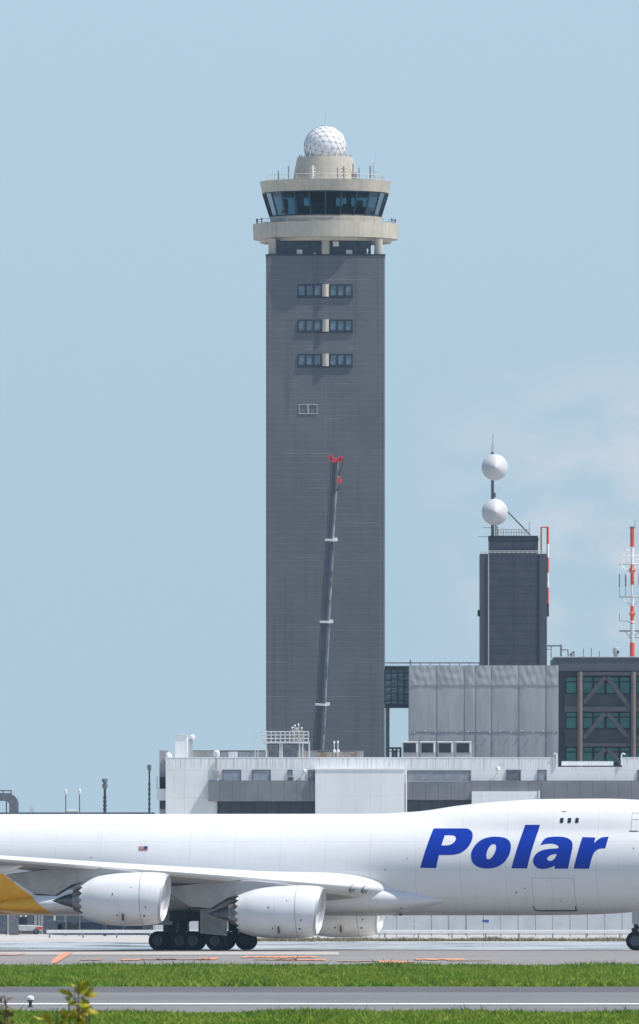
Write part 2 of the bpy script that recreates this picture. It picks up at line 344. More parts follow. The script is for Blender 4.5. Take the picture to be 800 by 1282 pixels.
# ------------------------------------------------------------------ mesh builder
class MB:
    def __init__(s): s.v = []; s.f = []; s.mi = []; s.m = 0
    def add(s, vs, fs):
        o = len(s.v); s.v += [tuple(p) for p in vs]
        s.f += [tuple(i + o for i in f) for f in fs]; s.mi += [s.m] * len(fs)
        return s
    def box(s, x0, x1, y0, y1, z0, z1):
        if x0 > x1: x0, x1 = x1, x0
        if y0 > y1: y0, y1 = y1, y0
        if z0 > z1: z0, z1 = z1, z0
        v = [(x, y, z) for x in (x0, x1) for y in (y0, y1) for z in (z0, z1)]
        return s.add(v, [(0, 1, 3, 2), (4, 6, 7, 5), (0, 4, 5, 1), (2, 3, 7, 6), (0, 2, 6, 4), (1, 5, 7, 3)])
    def tube(s, a, b, r0, r1=None, n=8, caps=True):
        a, b = Vector(a), Vector(b); r1 = r0 if r1 is None else r1
        d = (b - a).normalized()
        u = d.orthogonal().normalized(); w = d.cross(u)
        vs = []
        for p, r in ((a, r0), (b, r1)):
            for k in range(n):
                t = 2 * PI * (k + 0.5) / n
                vs.append(p + (u * math.cos(t) + w * math.sin(t)) * r)
        fs = [(k, (k + 1) % n, n + (k + 1) % n, n + k) for k in range(n)]
        if caps: fs += [tuple(range(n - 1, -1, -1)), tuple(range(n, 2 * n))]
        return s.add(vs, fs)
    def path(s, pts, r, n=8):
        for a, b in zip(pts, pts[1:]): s.tube(a, b, r, n=n)
        return s
    def bar(s, a, b, w, h, up=(0, 0, 1)):
        """rectangular bar of width w (sideways) and h (along up)"""
        a, b = Vector(a), Vector(b); d = (b - a).normalized()
        u = Vector(up); sd = d.cross(u)
        if sd.length < 1e-4: sd = d.orthogonal()
        sd.normalize(); u = sd.cross(d).normalized()
        vs = []
        for p in (a, b):
            for i, j in ((-1, -1), (1, -1), (1, 1), (-1, 1)):
                vs.append(p + sd * (i * w / 2) + u * (j * h / 2))
        return s.add(vs, [(3, 2, 1, 0), (4, 5, 6, 7), (0, 1, 5, 4), (1, 2, 6, 5), (2, 3, 7, 6), (3, 0, 4, 7)])
    def lathe(s, prof, o=(0, 0, 0), axis=(0, 0, 1), n=32, caps=True):
        """prof: (along axis, radius)"""
        ax = Vector(axis).normalized(); o = Vector(o)
        u = Vector((0, 1, 0)) if abs(ax.y) < 0.9 else Vector((1, 0, 0))
        u = (u - ax * u.dot(ax)).normalized(); w = ax.cross(u)
        vs = []
        for a, r in prof:
            for k in range(n):
                t = 2 * PI * k / n
                vs.append(o + ax * a + (u * math.cos(t) + w * math.sin(t)) * r)
        fs = []
        for i in range(len(prof) - 1):
            for k in range(n):
                fs.append((i * n + k, i * n + (k + 1) % n, (i + 1) * n + (k + 1) % n, (i + 1) * n + k))
        if caps:
            fs.append(tuple(range(n - 1, -1, -1))); fs.append(tuple((len(prof) - 1) * n + k for k in range(n)))
        return s.add(vs, fs)
    def loft(s, rings, caps=True):
        n = len(rings[0]); vs = [p for r in rings for p in r]; fs = []
        for i in range(len(rings) - 1):
            for k in range(n):
                fs.append((i * n + k, i * n + (k + 1) % n, (i + 1) * n + (k + 1) % n, (i + 1) * n + k))
        if caps:
            fs.append(tuple(range(n - 1, -1, -1))); fs.append(tuple((len(rings) - 1) * n + k for k in range(n)))
        return s.add(vs, fs)
    def prism(s, pts, y0, y1):
        """outline in (x, z) given thickness along y"""
        n = len(pts)
        vs = [(x, y0, z) for x, z in pts] + [(x, y1, z) for x, z in pts]
        fs = [(k, (k + 1) % n, n + (k + 1) % n, n + k) for k in range(n)]
        fs += [tuple(range(n - 1, -1, -1)), tuple(range(n, 2 * n))]
        return s.add(vs, fs)
    def build(s, name, mats, parent=None, smooth=None, bevel=0.0, loc=None):
        me = bpy.data.meshes.new(name)
        off = Vector(parent['_o']) if parent is not None and '_o' in parent else Vector((0, 0, 0))
        if loc is not None: off = Vector((0, 0, 0))
        me.from_pydata([Vector(p) - off for p in s.v], [], s.f)
        if not isinstance(mats, (list, tuple)): mats = [mats]
        for m in mats: me.materials.append(M[m] if isinstance(m, str) else m)
        me.polygons.foreach_set('material_index', s.mi)
        bm = bmesh.new(); bm.from_mesh(me)
        bmesh.ops.recalc_face_normals(bm, faces=bm.faces)
        if bevel:
            es = [e for e in bm.edges if len(e.link_faces) == 2 and e.calc_face_angle(0) > 0.6]
            bmesh.ops.bevel(bm, geom=es, offset=bevel, segments=1, affect='EDGES', clamp_overlap=True)
        bm.to_mesh(me); bm.free()
        if smooth is not None:
            me.set_sharp_from_angle(angle=math.radians(smooth))
        else:
            me.polygons.foreach_set('use_smooth', [False] * len(me.polygons))
        o = bpy.data.objects.new(name, me); col.objects.link(o)
        if loc is not None: o.location = loc
        if parent is not None:
            o.parent = parent
            if '_o' in parent: o['_o'] = parent['_o']
        return o


def tag(o, label=None, cat=None, group=None, kind=None):
    if label: o['label'] = label
    if cat: o['category'] = cat
    if group: o['group'] = group
    if kind: o['kind'] = kind
    return o
def thing(name, label, cat, loc=(0, 0, 0), rz=0.0, group=None, world=True):
    """an Empty at the thing's base; its parts are written in world coordinates when world is True"""
    o = bpy.data.objects.new(name, None); col.objects.link(o)
    o.empty_display_size = 0.5
    o.location = loc; o.rotation_euler = (0, 0, rz)
    if world: o['_o'] = tuple(loc)
    return tag(o, label, cat, group)
def single(mb, name, mats, label, cat, loc, group=None, smooth=None, bevel=0.0):
    """a thing that is one mesh, its origin at loc"""
    mb.v = [tuple(Vector(p) - Vector(loc)) for p in mb.v]
    o = mb.build(name, mats, None, smooth, bevel, loc=loc)
    return tag(o, label, cat, group)
def dup(o, parent=None, loc=None):
    c = o.copy(); col.objects.link(c); c.parent = parent
    if loc is not None: c.location = loc
    for ch in list(o.children): dup(ch, c)
    return c


# ------------------------------------------------------------------ ground
def sheet(name, x0, x1, d0, d1, z, m, kind='structure', sub=1):
    mb = MB(); mb.add([(x0, d0, z), (x1, d0, z), (x1, d1, z), (x0, d1, z)], [(0, 1, 2, 3)])
    return tag(mb.build(name, m), kind=kind)
def gd(py): return CH * F / (py - YH)      # ground distance of an image row
BIG = 2600
g = sheet('ground', -BIG, BIG, -60, 3400, 0.0, 'apron_concrete')
sheet('grass_verge', -BIG, BIG, -50, 404, 0.02, 'soil_grass')
sheet('runway', -BIG, BIG, 404, 497, 0.02, 'runway_asphalt')
sheet('runway_shoulder', -BIG, BIG, 497, 528, 0.02, 'runway_shoulder')
sheet('runway_edge_marking', -BIG, BIG, 438.2, 442.6, 0.04, 'white_line')
sheet('grass_strip', -BIG, BIG, 528, 672, 0.02, 'soil_grass')
sheet('taxiway_kerb_strip', -BIG, BIG, 672, 692, 0.02, 'pale_concrete')
sheet('taxiway', -BIG, BIG, 692, 905, 0.02, 'taxi_asphalt')
mb = MB(); xs_ = list(np.arange(-90, 90.1, 0.8)); lo_ = []; hi_ = []
for i, xx in enumerate(xs_):
    lo_.append((xx, 908 + 9 * math.sin(xx * 0.31) * math.sin(xx * 0.13 + 1) + random.uniform(-4, 4), 0.02)); hi_.append((xx, 1068 + 14 * math.sin(xx * 0.23 + 2) + random.uniform(-7, 7), 0.02))
for i in range(len(xs_) - 1): mb.add([lo_[i], lo_[i + 1], hi_[i + 1], hi_[i]], [(0, 1, 2, 3)])
tag(mb.build('mirage_apron', 'mirage_apron'), kind='structure')  # ragged glossy sheet added in place of the mirage
# pale concrete patch beneath the main gear
sheet('apron_patch', X(-40, 850), X(424, 850), 822, 868, 0.04, 'pale_concrete')

def mark(px0, px1, py, wy, m='orange_line', slope=0.0):
    d0, d1 = gd(py + wy / 2), gd(py - wy / 2)
    mb = MB(); n = max(6, int((px1 - px0) / 3)); top = []; bot = []
    for i in range(n + 1):
        px = px0 + (px1 - px0) * i / n
        j = random.uniform(-0.28, 0.22) * (d1 - d0)
        top.append((X(px, (d0 + d1) / 2), d1 + j, 0.06)); bot.append((X(px, (d0 + d1) / 2), d0 - j, 0.06))
    for i in range(n):
        mb.add([bot[i], bot[i + 1], top[i + 1], top[i]], [(0, 1, 2, 3)])
    return tag(mb.build('taxiway_marking', m), kind='structure')
for a, b_, y, w, m in ((-30, 26, 1196.2, 2.2, 'orange_worn'), (103, 128, 1202.4, 1.4, 'orange_worn'),
                      (152, 176, 1202.6, 2.0, 'orange_line'), (177, 262, 1202, 1.0, 'orange_worn'),
                      (196, 222, 1201.6, 1.6, 'orange_worn'), (248, 272, 1201.2, 2.2, 'orange_line'),
                      (304, 395, 1199.2, 2.0, 'orange_line'), (318, 372, 1202.2, 1.2, 'orange_worn'),
                      (345, 408, 1202.8, 1.6, 'orange_line'), (423, 447, 1204.4, 1.8, 'orange_worn'),
                      (448, 474, 1204.2, 0.9, 'orange_worn'), (474, 500, 1205.2, 3.6, 'orange_line'),
                      (500, 516, 1205.4, 2.0, 'orange_line'), (520, 582, 1202.0, 1.8, 'orange_line'),
                      (560, 616, 1203.4, 1.0, 'orange_worn'), (700, 740, 1209.4, 1.2, 'orange_worn')):
    mark(a, b_, y, w, m)
# bold diagonal orange bar
mb = MB()
pts = [(63, 1208.5), (71, 1206.5), (92, 1193.5), (84, 1193.5), (74, 1196), (66, 1203)]
mb.add([(X(p, gd(y)), gd(y), 0.07) for p, y in pts], [tuple(range(6))])
tag(mb.build('diagonal_marking', 'orange_line'), kind='structure')


def blades(name, x0, x1, d0, d1, n, h0, h1, w, m, z=0.02, taper=False, clump=0.0):
    """triangular blades in one mesh"""
    x = rng.uniform(x0, x1, n); y = rng.uniform(d0, d1, n)
    if clump:
        k = max(1, int(n / 60)); cx = rng.uniform(x0, x1, k); cy = rng.uniform(d0, d1, k)
        i = rng.integers(0, k, n); x = cx[i] + rng.normal(0, clump, n); y = cy[i] + rng.normal(0, clump * 2, n)
    h = h0 + (h1 - h0) * rng.beta(2, 3.0, n)
    patch = 0.75 + 0.35 * np.sin(x * 0.9 + np.sin(y * 0.21) * 2) * np.sin(x * 0.37 + y * 0.05 + 1.3)
    h = h * patch
    tall = rng.random(n) < 0.02; h[tall] *= 1.6
    a = rng.uniform(0, PI, n); ww = w * rng.uniform(0.6, 1.4, n)
    dx = np.cos(a) * ww / 2; dy = np.sin(a) * ww / 2
    lx = rng.normal(0, 0.75, n) * h; ly = rng.normal(0, 0.75, n) * h
    v = np.empty((n, 3, 3), np.float32)
    v[:, 0] = np.stack([x - dx, y - dy, np.full(n, z)], 1); v[:, 1] = np.stack([x + dx, y + dy, np.full(n, z)], 1)
    v[:, 2] = np.stack([x + lx, y + ly, z + h], 1)
    me = bpy.data.meshes.new(name)
    me.vertices.add(3 * n); me.vertices.foreach_set('co', v.ravel())
    me.loops.add(3 * n); me.loops.foreach_set('vertex_index', np.arange(3 * n, dtype=np.int32))
    me.polygons.add(n); me.polygons.foreach_set('loop_start', np.arange(0, 3 * n, 3, dtype=np.int32))
    me.update(); me.validate()
    me.materials.append(M[m])
    o = bpy.data.objects.new(name, me); col.objects.link(o)
    return tag(o, kind='stuff')
tag(blades('strip_grass', -34, 34, 530, 669, 330000, 0.10, 0.40, 0.11, 'grass'), 'green mown grass between the runway and the taxiway', 'grass')
tag(blades('verge_grass', -24, 24, 325, 402, 170000, 0.08, 0.32, 0.085, 'grass'), 'green grass along the near edge of the runway', 'grass')
tag(blades('edge_weeds', -34, 34, 646, 670, 20000, 0.14, 0.44, 0.11, 'weed_green', clump=0.6), 'taller dark green weeds along the far edge of the grass strip', 'weeds')
tag(blades('verge_weeds', -24, 24, 390, 402, 9000, 0.10, 0.30, 0.08, 'weed_green', clump=0.45), 'taller dark weeds at the runway edge of the near grass', 'weeds')
tag(blades('apron_weeds', -6, 34, 1084, 1102, 14000, 0.10, 0.50, 0.10, 'weeds', clump=0.55), 'brownish weeds in a line before the grey fence', 'weeds')

# ------------------------------------------------------------------ airplane
YAW = -math.radians(10)
PX0 = -8.107
plane = thing('cargo_airplane', 'white four engine cargo jet with blue lettering and yellow tail livery on the taxiway', 'airplane', (PX0, 900, 0.02), YAW, world=False)
def to_plane(px, py, yl):
    """photo pixel -> (x, z) on the plane's local sheet y = yl"""
    c, s_ = math.cos(YAW), math.sin(YAW)
    # world point t*dir + cam ; local = R^-1 (w - loc)
    dx, dz = (px - 400) / F, (YH - py) / F
    # local y = -sin(yaw)*(wx-PX0) + cos(yaw)*(wy-900)
    t = (yl - s_ * PX0 + c * 900) / (-s_ * dx + c)
    wx, wy, wz = t * dx, t, CH + t * dz
    return c * (wx - PX0) + s_ * (wy - 900), wz - 0.02

def interp(tab, x):
    """smooth interpolation of rows by first column"""
    if x <= tab[0][0]: return tab[0][1:]
    for a, b in zip(tab, tab[1:]):
        if x <= b[0]:
            t = (x - a[0]) / (b[0] - a[0])
            return tuple(p + (q - p) * t for p, q in zip(a[1:], b[1:]))
    return tab[-1][1:]
def cr(tab, x):
    """Catmull-Rom through table rows"""
    n = len(tab)
    if x <= tab[0][0]: return tab[0][1:]
    if x >= tab[-1][0]: return tab[-1][1:]
    for i in range(n - 1):
        if x <= tab[i + 1][0]:
            x0, x1 = tab[i][0], tab[i + 1][0]; t = (x - x0) / (x1 - x0); h = x1 - x0
            out = []
            for k in range(1, len(tab[0])):
                def sl(j):
                    if j <= 0 or j >= n - 1: return 0.0
                    a = (tab[j][k] - tab[j - 1][k]) / (tab[j][0] - tab[j - 1][0])
                    b = (tab[j + 1][k] - tab[j][k]) / (tab[j + 1][0] - tab[j][0])
                    return 0.0 if a * b <= 0 else 2 * a * b / (a + b)
                m0, m1 = sl(i) * h, sl(i + 1) * h
                p0, p1 = tab[i][k], tab[i + 1][k]
                out.append((2*t**3 - 3*t*t + 1) * p0 + (t**3 - 2*t*t + t) * m0 + (-2*t**3 + 3*t*t) * p1 + (t**3 - t*t) * m1)
            return tuple(out)
FUS = [(-39.5, 7.9, 8.5, 0.25, 5), (-36, 6.4, 8.95, 1.15, 5), (-30, 4.6, 9.1, 2.25, 5), (-22, 2.95, 9.12, 3.0, 5), (-14, 2.42, 9.12, 3.25, 6),
       (-6, 2.33, 9.12, 3.25, 6.8), (10.5, 2.33, 9.12, 3.25, 8.6), (13, 2.33, 9.12, 3.25, 9.10), (15.2, 2.33, 9.12, 3.25, 9.30), (18, 2.33, 9.12, 3.25, 9.70), (21.2, 2.33, 9.12, 3.25, 9.98),
       (23.6, 2.34, 9.12, 3.25, 10.09), (27.5, 2.42, 9.12, 3.25, 10.11), (30, 2.62, 9.1, 3.2, 10.02), (32.2, 2.95, 8.85, 3.0, 9.72), (33.6, 3.25, 8.4, 2.72, 9.2), (35.5, 3.85, 7.5, 2.05, 7.8),
       (36.8, 4.45, 6.6, 1.25, 6.7), (37.5, 4.95, 6.0, 0.6, 5.9), (37.8, 5.3, 5.6, 0.2, 5.4)]
def fus_ring(x, n=72):
    zb, zt, w, zh = cr(FUS, x)
    zc = (zb + zt) / 2; b = (zt - zb) / 2
    rh = min(2.45, max(0.15, (zh - zb) / 2)) * min(1, w / 2.6)
    hc = zh - rh
    ring = []
    for k in range(n):
        t = 2 * PI * k / n
        sx, sz = math.sin(t), math.cos(t)
        r1 = 1 / math.sqrt((sx / w) ** 2 + (sz / b) ** 2)
        # hump circle centred (0, hc - zc)
        oz = hc - zc; bb = sz * oz; cc = oz * oz - rh * rh
        disc = bb * bb - cc
        r2 = bb + math.sqrt(disc) if disc > 0 else 0.0
        kk = 0.10
        d = r1 - r2
        r = max(r1, r2) + (max(kk * 2 - abs(d), 0) ** 2) / (8 * kk) if r2 > 0 else r1
        ring.append((x, r * sx, zc + r * sz))
    return ring
mb = MB()
xs = list(np.arange(-39.5, 12, 1.5)) + list(np.arange(12, 31, 0.5)) + list(np.arange(31, 37.8, 0.3)) + [37.8]
mb.loft([fus_ring(x) for x in xs])
fus = mb.build('fuselage', 'fuselage_paint', plane, smooth=40)
# BVHs in local coordinates for the decals
def bvh_of(*obs):
    bm = bmesh.new()
    for o in obs: bm.from_mesh(o.data)
    t = BVHTree.FromBMesh(bm); bm.free(); return t

# wing to body fairing
def superring(x, yc, zc, a, b, p=2.4, n=40):
    r = []
    for k in range(n):
        t = 2 * PI * k / n; c, s_ = math.cos(t), math.sin(t)
        r.append((x, yc + a * math.copysign(abs(c) ** (2 / p), c), zc + b * math.copysign(abs(s_) ** (2 / p), s_)))
    return r
FAIR = [(-15, 2.1, 2.95, 0.3), (-11, 3.0, 3.05, 0.72), (-6, 3.55, 3.22, 0.93), (0, 3.85, 3.36, 1.07), (6, 3.85, 3.45, 1.16), (10, 3.74, 3.52, 1.22),
        (11.6, 3.62, 3.52, 1.22), (12.8, 3.40, 3.50, 1.16), (13.8, 3.16, 3.46, 1.02), (14.8, 2.94, 3.42, 0.84), (15.8, 2.72, 3.38, 0.62), (16.6, 2.48, 3.36, 0.42), (17.2, 2.2, 3.34, 0.28)]
mb = MB(); mb.loft([superring(x, 0, cr(FAIR, x)[1], cr(FAIR, x)[0], cr(FAIR, x)[2]) for x in np.arange(-15, 17.25, 0.35)] )
fair = mb.build('belly_fairing', 'fuselage_paint', plane, smooth=40)
bvh = bvh_of(fus, fair)

# wings
def airfoil(n=22):
    pts = []
    for i in range(n + 1):
        b = i / n * PI; x = (1 - math.cos(b)) / 2
        yt = 5 * (0.2969 * math.sqrt(x) - 0.1260 * x - 0.3516 * x * x + 0.2843 * x ** 3 - 0.1036 * x ** 4)
        pts.append((x, yt))
    return pts
AF = airfoil()
def wing_ring(sec, side):
    y, xle, c, z, t, tw = sec
    up = [(x, yt * t * 1.08 + 0.015 * math.sin(PI * x)) for x, yt in AF]
    lo = [(x, -yt * t * 0.92 + 0.010 * math.sin(PI * x)) for x, yt in AF]
    loop = up + lo[-2:0:-1]
    ca, sa = math.cos(tw), math.sin(tw)
    return [(xle - c * (px * ca + pz * sa), side * y, z + c * (pz * ca - px * sa)) for px, pz in loop]
WING = [(2.2, 14.0, 17.2, 4.02, 0.125, 0.035), (4.4, 12.0, 14.9, 4.22, 0.118, 0.03), (8, 8.9, 12.6, 4.50, 0.105, 0.022), (11.9, 5.6, 10.4, 4.85, 0.098, 0.018),
        (16.5, 1.7, 8.6, 5.20, 0.092, 0.010), (21, -2.1, 7.2, 5.52, 0.09, 0.0), (27, -7.2, 5.6, 5.98, 0.085, -0.01), (31, -10.8, 4.3, 6.30, 0.08, -0.015), (33, -13.1, 3.0, 6.46, 0.08, -0.015), (34.3, -15.6, 1.2, 6.55, 0.08, -0.015)]
for side in (-1, 1):
    mb = MB(); mb.loft([wing_ring(s_, side) for s_ in WING])
    nr = len(AF) * 2 - 2                                     # underside faces carry the grey paint
    mb.mi = [1 if (i < nr * (len(WING) - 1) and len(AF) - 1 <= i % nr < nr - 4) else 0 for i in range(len(mb.f))]
    w = mb.build('wing', ['wing_paint', 'wing_grey'], plane, smooth=35)
    # deployed trailing edge flaps and flap track fairings
    for (y0, x0, z0, y1, x1, z1, ch) in ((4.3, -2.2, 3.55, 11.0, -4.4, 4.35, 2.2), (13.3, -5.0, 4.62, 19.6, -7.6, 5.15, 1.5)):
        f = MB(); rings = []
        for (yy, xx, zz) in ((y0, x0, z0), (y1, x1, z1)):
            rings.append([(xx - ch * (px * 0.93 + pz * 0.36), side * yy, zz + ch * (pz * 0.93 - px * 0.36)) for px, pz in [(a, b * 0.13) for a, b in AF] + [(a, -b * 0.10) for a, b in AF[-2:0:-1]]])
        f.loft(rings); f.build('flap', 'wing_paint', w, smooth=35)
    for (yy, xc, zc, ln) in ((7.0, -2.4, 3.45, 3.6), (15.2, -4.6, 4.40, 3.1), (25.0, -9.4, 5.35, 2.4)):
        f = MB(); f.loft([superring(xc + ln * q, side * yy, zc + 0.25 * q * abs(q), 0.30 * r + 0.01, 0.36 * r + 0.01, 2, 16) for q, r in ((-1, 0), (-.8, .45), (-.5, .8), (-.1, 1), (.3, .95), (.7, .6), (1, .05))])
        f.build('flap_track_fairing', 'wing_paint', w, smooth=40)
    for lx, ly in ((12.15, 4.25), (11.45, 5.05)):
        q = MB()
        q.lathe([(0.0, 0.0), (0.03, 0.16), (0.05, 0.26), (-0.06, 0.28)], (lx - 0.12, side * ly, 4.05 + 0.09 * (ly - 4.25)), (0.8, side * 0.55, -0.1), 14)
        q.build('landing_light', 'light_glass', w, smooth=40)

# engines
def build_engine():
    out = MB(); n = 72
    prof = [(0.0, 1.50), (-0.05, 1.555), (-0.16, 1.60)]
    nac = [(-0.16, 1.60), (-0.4, 1.66), (-0.8, 1.715), (-1.4, 1.75), (-2.2, 1.755), (-3.0, 1.74), (-3.7, 1.69), (-4.3, 1.60), (-4.85, 1.46), (-5.3, 1.30)]
    out.lathe(nac, (0, 0, 0), (1, 0, 0), n, caps=False)
    base = len(out.v) - n
    # saw-tooth rim of the fan nozzle
    ch = [];
    for k in range(n):
        t = k / n * 18; tri = abs((t % 1.0) - 0.5) * 2
        p = Vector(out.v[base + k]); rad = Vector((0, p.y, p.z))
        ch.append(Vector((p.x - 0.24 * (1 - tri) - 0.02, 0, 0)) + rad * (1 - 0.045 * (1 - tri)))
    o2 = len(out.v); out.v += [tuple(c) for c in ch]
    out.f += [(base + k, base + (k + 1) % n, o2 + (k + 1) % n, o2 + k) for k in range(n)]; out.mi += [0] * n
    # inside of the nozzle
    out.m = 1
    out.lathe([(-5.32, 1.265), (-4.6, 1.28), (-4.2, 1.28), (-3.2, 1.25), (-3.2, 0.5)], (0, 0, 0), (1, 0, 0), n, caps=False)
    def scarf(q):
        for i, (x, y, z) in enumerate(q.v):
            t = max(0.0, min(1.0, (x + 2.6) / 2.6)); q.v[i] = (x + 0.17 * z * t * t * (3 - 2 * t), y, z)
    scarf(out)
    eng = out.build('engine', ['nacelle_paint', 'exhaust_metal'], plane, smooth=30, loc=(0, 0, 0))
    q = MB(); q.lathe(prof[::-1] + [(-0.02, 1.45), (-0.12, 1.40), (-0.3, 1.365)], (0, 0, 0), (1, 0, 0), n, caps=False)
    scarf(q); q.build('intake_lip', 'lip_metal', eng, smooth=40)
    q = MB(); q.lathe([(-0.3, 1.365), (-0.8, 1.345), (-1.5, 1.345), (-1.9, 1.34)], (0, 0, 0), (1, 0, 0), n, caps=False)
    scarf(q); q.build('intake_duct', 'inlet_white', eng, smooth=40)
    q = MB()
    for k in range(18):
        t = 2 * PI * k / 18; rings = []
        for r, ca, tw in ((0.34, 0.34, 0.5), (0.8, 0.42, 0.85), (1.32, 0.46, 1.15)):
            c_, s_ = math.cos(t), math.sin(t)
            tang = Vector((0, -s_, c_)); rad = Vector((0, c_, s_))
            d = Vector((math.cos(tw), 0, 0)) + tang * math.sin(tw)
            nn = d.cross(rad)
            ctr = rad * r + Vector((-1.55, 0, 0))
            rings.append([tuple(ctr + d * (ca * a) + nn * b) for a, b in ((-.5, 0), (0, .02), (.5, 0), (0, -.02))])
        q.loft(rings)
    q.lathe([(-1.85, 1.34), (-1.86, 0.1)], (0, 0, 0), (1, 0, 0), 36, caps=False)
    q.build('fan', 'fan_dark', eng, smooth=30)
    q = MB(); q.lathe([(-0.75, 0.0), (-0.95, 0.13), (-1.3, 0.29), (-1.6, 0.36)], (0, 0, 0), (1, 0, 0), 24, caps=False)
    q.build('spinner', 'fan_dark', eng, smooth=40)
    q = MB(); q.lathe([(-3.3, 1.05), (-4.4, 1.07), (-5.1, 0.98), (-5.7, 0.82), (-6.1, 0.68), (-6.09, 0.6), (-5.7, 0.62)], (0, 0, 0), (1, 0, 0), 48, caps=False)
    q.build('core_nozzle', 'exhaust_metal', eng, smooth=40)
    q = MB(); q.lathe([(-5.6, 0.52), (-6.2, 0.48), (-6.8, 0.31), (-7.3, 0.12), (-7.55, 0.02)], (0, 0, 0), (1, 0, 0), 36, caps=False)
    q.build('exhaust_cone', 'hot_metal', eng, smooth=40)
    # pylon: outline in (x, z) about the engine axis, thick in the middle and thin at the edges
    q = MB()
    top = [(-1.7, 1.755), (-2.6, 1.92), (-4.2, 2.12), (-6.2, 2.20), (-8.4, 2.02), (-10.55, 1.80)]
    bot = [(-1.7, 1.70), (-2.6, 1.66), (-4.4, 1.40), (-6.2, 0.98), (-7.3, 0.34), (-8.7, 0.42), (-9.7, 1.10), (-10.6, 1.72)]
    outl = top + bot[::-1]
    rings = []
    for yy, sc in ((-0.30, 0.93), (-0.26, 0.98), (-0.1, 1.0), (0.1, 1.0), (0.26, 0.98), (0.30, 0.93)):
        cx, cz = -6.0, 1.55
        rings.append([(cx + (x - cx) * sc, yy * (1.5 if -8.6 < x < -3 else 0.85), cz + (z - cz) * sc) for x, z in outl])
    q.loft(rings)
    pyl = q.build('pylon', 'pylon_paint', eng, smooth=30)
    q = MB()
    hs = [(-5.75, 1.12), (-6.5, 0.76), (-7.25, 0.32), (-8.5, 0.37), (-8.8, 0.46), (-8.2, 0.46), (-7.35, 0.42), (-6.6, 0.86), (-5.8, 1.22)]
    q.prism(hs, -0.34, 0.34); q.build('heat_shield', 'bay_dark', eng, bevel=0.05)
    # drain mast and data plates on the cowl
    q = MB(); q.box(-2.62, -2.56, -1.62, -1.2, -1.4, -0.95)
    q.build('latch_plate', 'black_paint', eng)
    for dx_, dz_, sz in ((-1.05, -0.55, 0.05), (-3.2, 0.35, 0.05), (-2.0, 0.75, 0.045), (-1.2, -1.12, 0.07), (-3.0, -1.05, 0.06)):
        q = MB(); rr_ = 1.74 if dx_ > -2.6 else 1.73; yy_ = -math.sqrt(max(0.1, rr_ * rr_ - dz_ * dz_))
        q.lathe([(-0.12, sz), (0.012, sz), (0.02, sz * 0.7)], (dx_, yy_, dz_), (0, yy_, dz_), 10); q.build('drain_port', 'black_paint', eng)
    q = MB(); pr_ = [(-4.95, 1.434), (-4.9, 1.455), (-4.84, 1.468)]
    q.lathe([(-1.46, 1.757), (-1.42, 1.757)], (0, 0, 0), (1, 0, 0), 72, caps=False); q.build('cowl_joint', 'seam_grey', eng, smooth=40)
    return eng
eng = build_engine()
ENG = [(10.42, -11.9, 2.61), (1.72, -21.0, 3.47), (10.42, 11.9, 2.61), (1.72, 21.0, 3.47)]
eng.location = ENG[0]; eng.rotation_euler = (0, math.radians(-1.2), 0)
for e in ENG[1:]:
    dup(eng, plane, e)

# landing gear
def wheel(mb, x, y, z, r=0.62, w=0.46):
    mb.m = 0
    mb.lathe([(-w/2, r*0.56), (-w/2, r*0.80), (-w*0.42, r*0.93), (-w*0.25, r), (w*0.25, r), (w*0.42, r*0.93), (w/2, r*0.80), (w/2, r*0.56)], (x, y, z), (0, 1, 0), 32, caps=False)
    mb.m = 1
    for sgn in (-1, 1):
        mb.lathe([(sgn*w/2*0.98, r*0.57), (sgn*w/2*1.0, r*0.50), (sgn*w/2*0.80, r*0.44), (sgn*w/2*0.70, r*0.22), (sgn*w/2*1.08, r*0.16), (sgn*w/2*1.12, 0.0)], (x, y, z), (0, 1, 0), 24, caps=False)
R = 0.64
def main_gear(gx, gy, lean):
    s_ = MB()
    s_.tube((gx, gy, R), (gx + lean, gy * (1.0 if abs(gy) > 3 else 1.0), 3.2), 0.20, 0.23, 14)
    s_.bar((gx - 0.95, gy, R), (gx + 0.95, gy, R), 0.24, 0.30)
    for ax in (-0.74, 0.74): s_.tube((gx + ax, gy - 0.72, R), (gx + ax, gy + 0.72, R), 0.085, n=10)
    s_.tube((gx, gy, 1.35), (gx - 0.85, gy, 0.8), 0.07, n=8); s_.tube((gx, gy, 1.5), (gx + 1.5, gy, 2.8), 0.10, n=8)
    s_.tube((gx - 0.1, gy, 1.7), (gx - 1.2, gy, 2.8), 0.08, n=8)
    s_.box(gx - 0.95, gx + 0.95, gy - 0.18, gy + 0.18, R + 0.12, R + 0.42)
    s_.box(gx - 0.45, gx + 0.5, gy - 0.32, gy + 0.32, 1.25, 2.45)
    p = s_.build('main_gear', 'gear_metal', plane, smooth=35)
    for ax in (-0.74, 0.74):
        for sy in (-0.56, 0.56):
            m_ = MB(); wheel(m_, gx + ax, gy + sy, R, R); m_.build('wheel', ['tyre', 'hub'], p, smooth=35)
    return p
for sgn in (-1, 1):
    main_gear(1.53, sgn * 5.5, -0.15)
    main_gear(-1.53, sgn * 1.92, 0.1)
    d = MB(); d.prism([(1.35, 1.15), (3.15, 0.98), (3.2, 2.3), (3.0, 3.1), (1.35, 3.2)], sgn * 6.55, sgn * 6.63); d.build('gear_door', 'gear_door', plane)
    d = MB(); d.prism([(-2.9, 1.7), (-1.2, 1.7), (-1.2, 2.6), (-2.9, 2.6)], sgn * 3.05, sgn * 3.12); d.build('gear_door', 'gear_door', plane)
d = MB(); d.box(-1.3, 1.9, -3.6, 3.6, 1.95, 2.6); d.build('wheel_bay', 'bay_dark', plane)
n_ = MB(); NX = 29.67
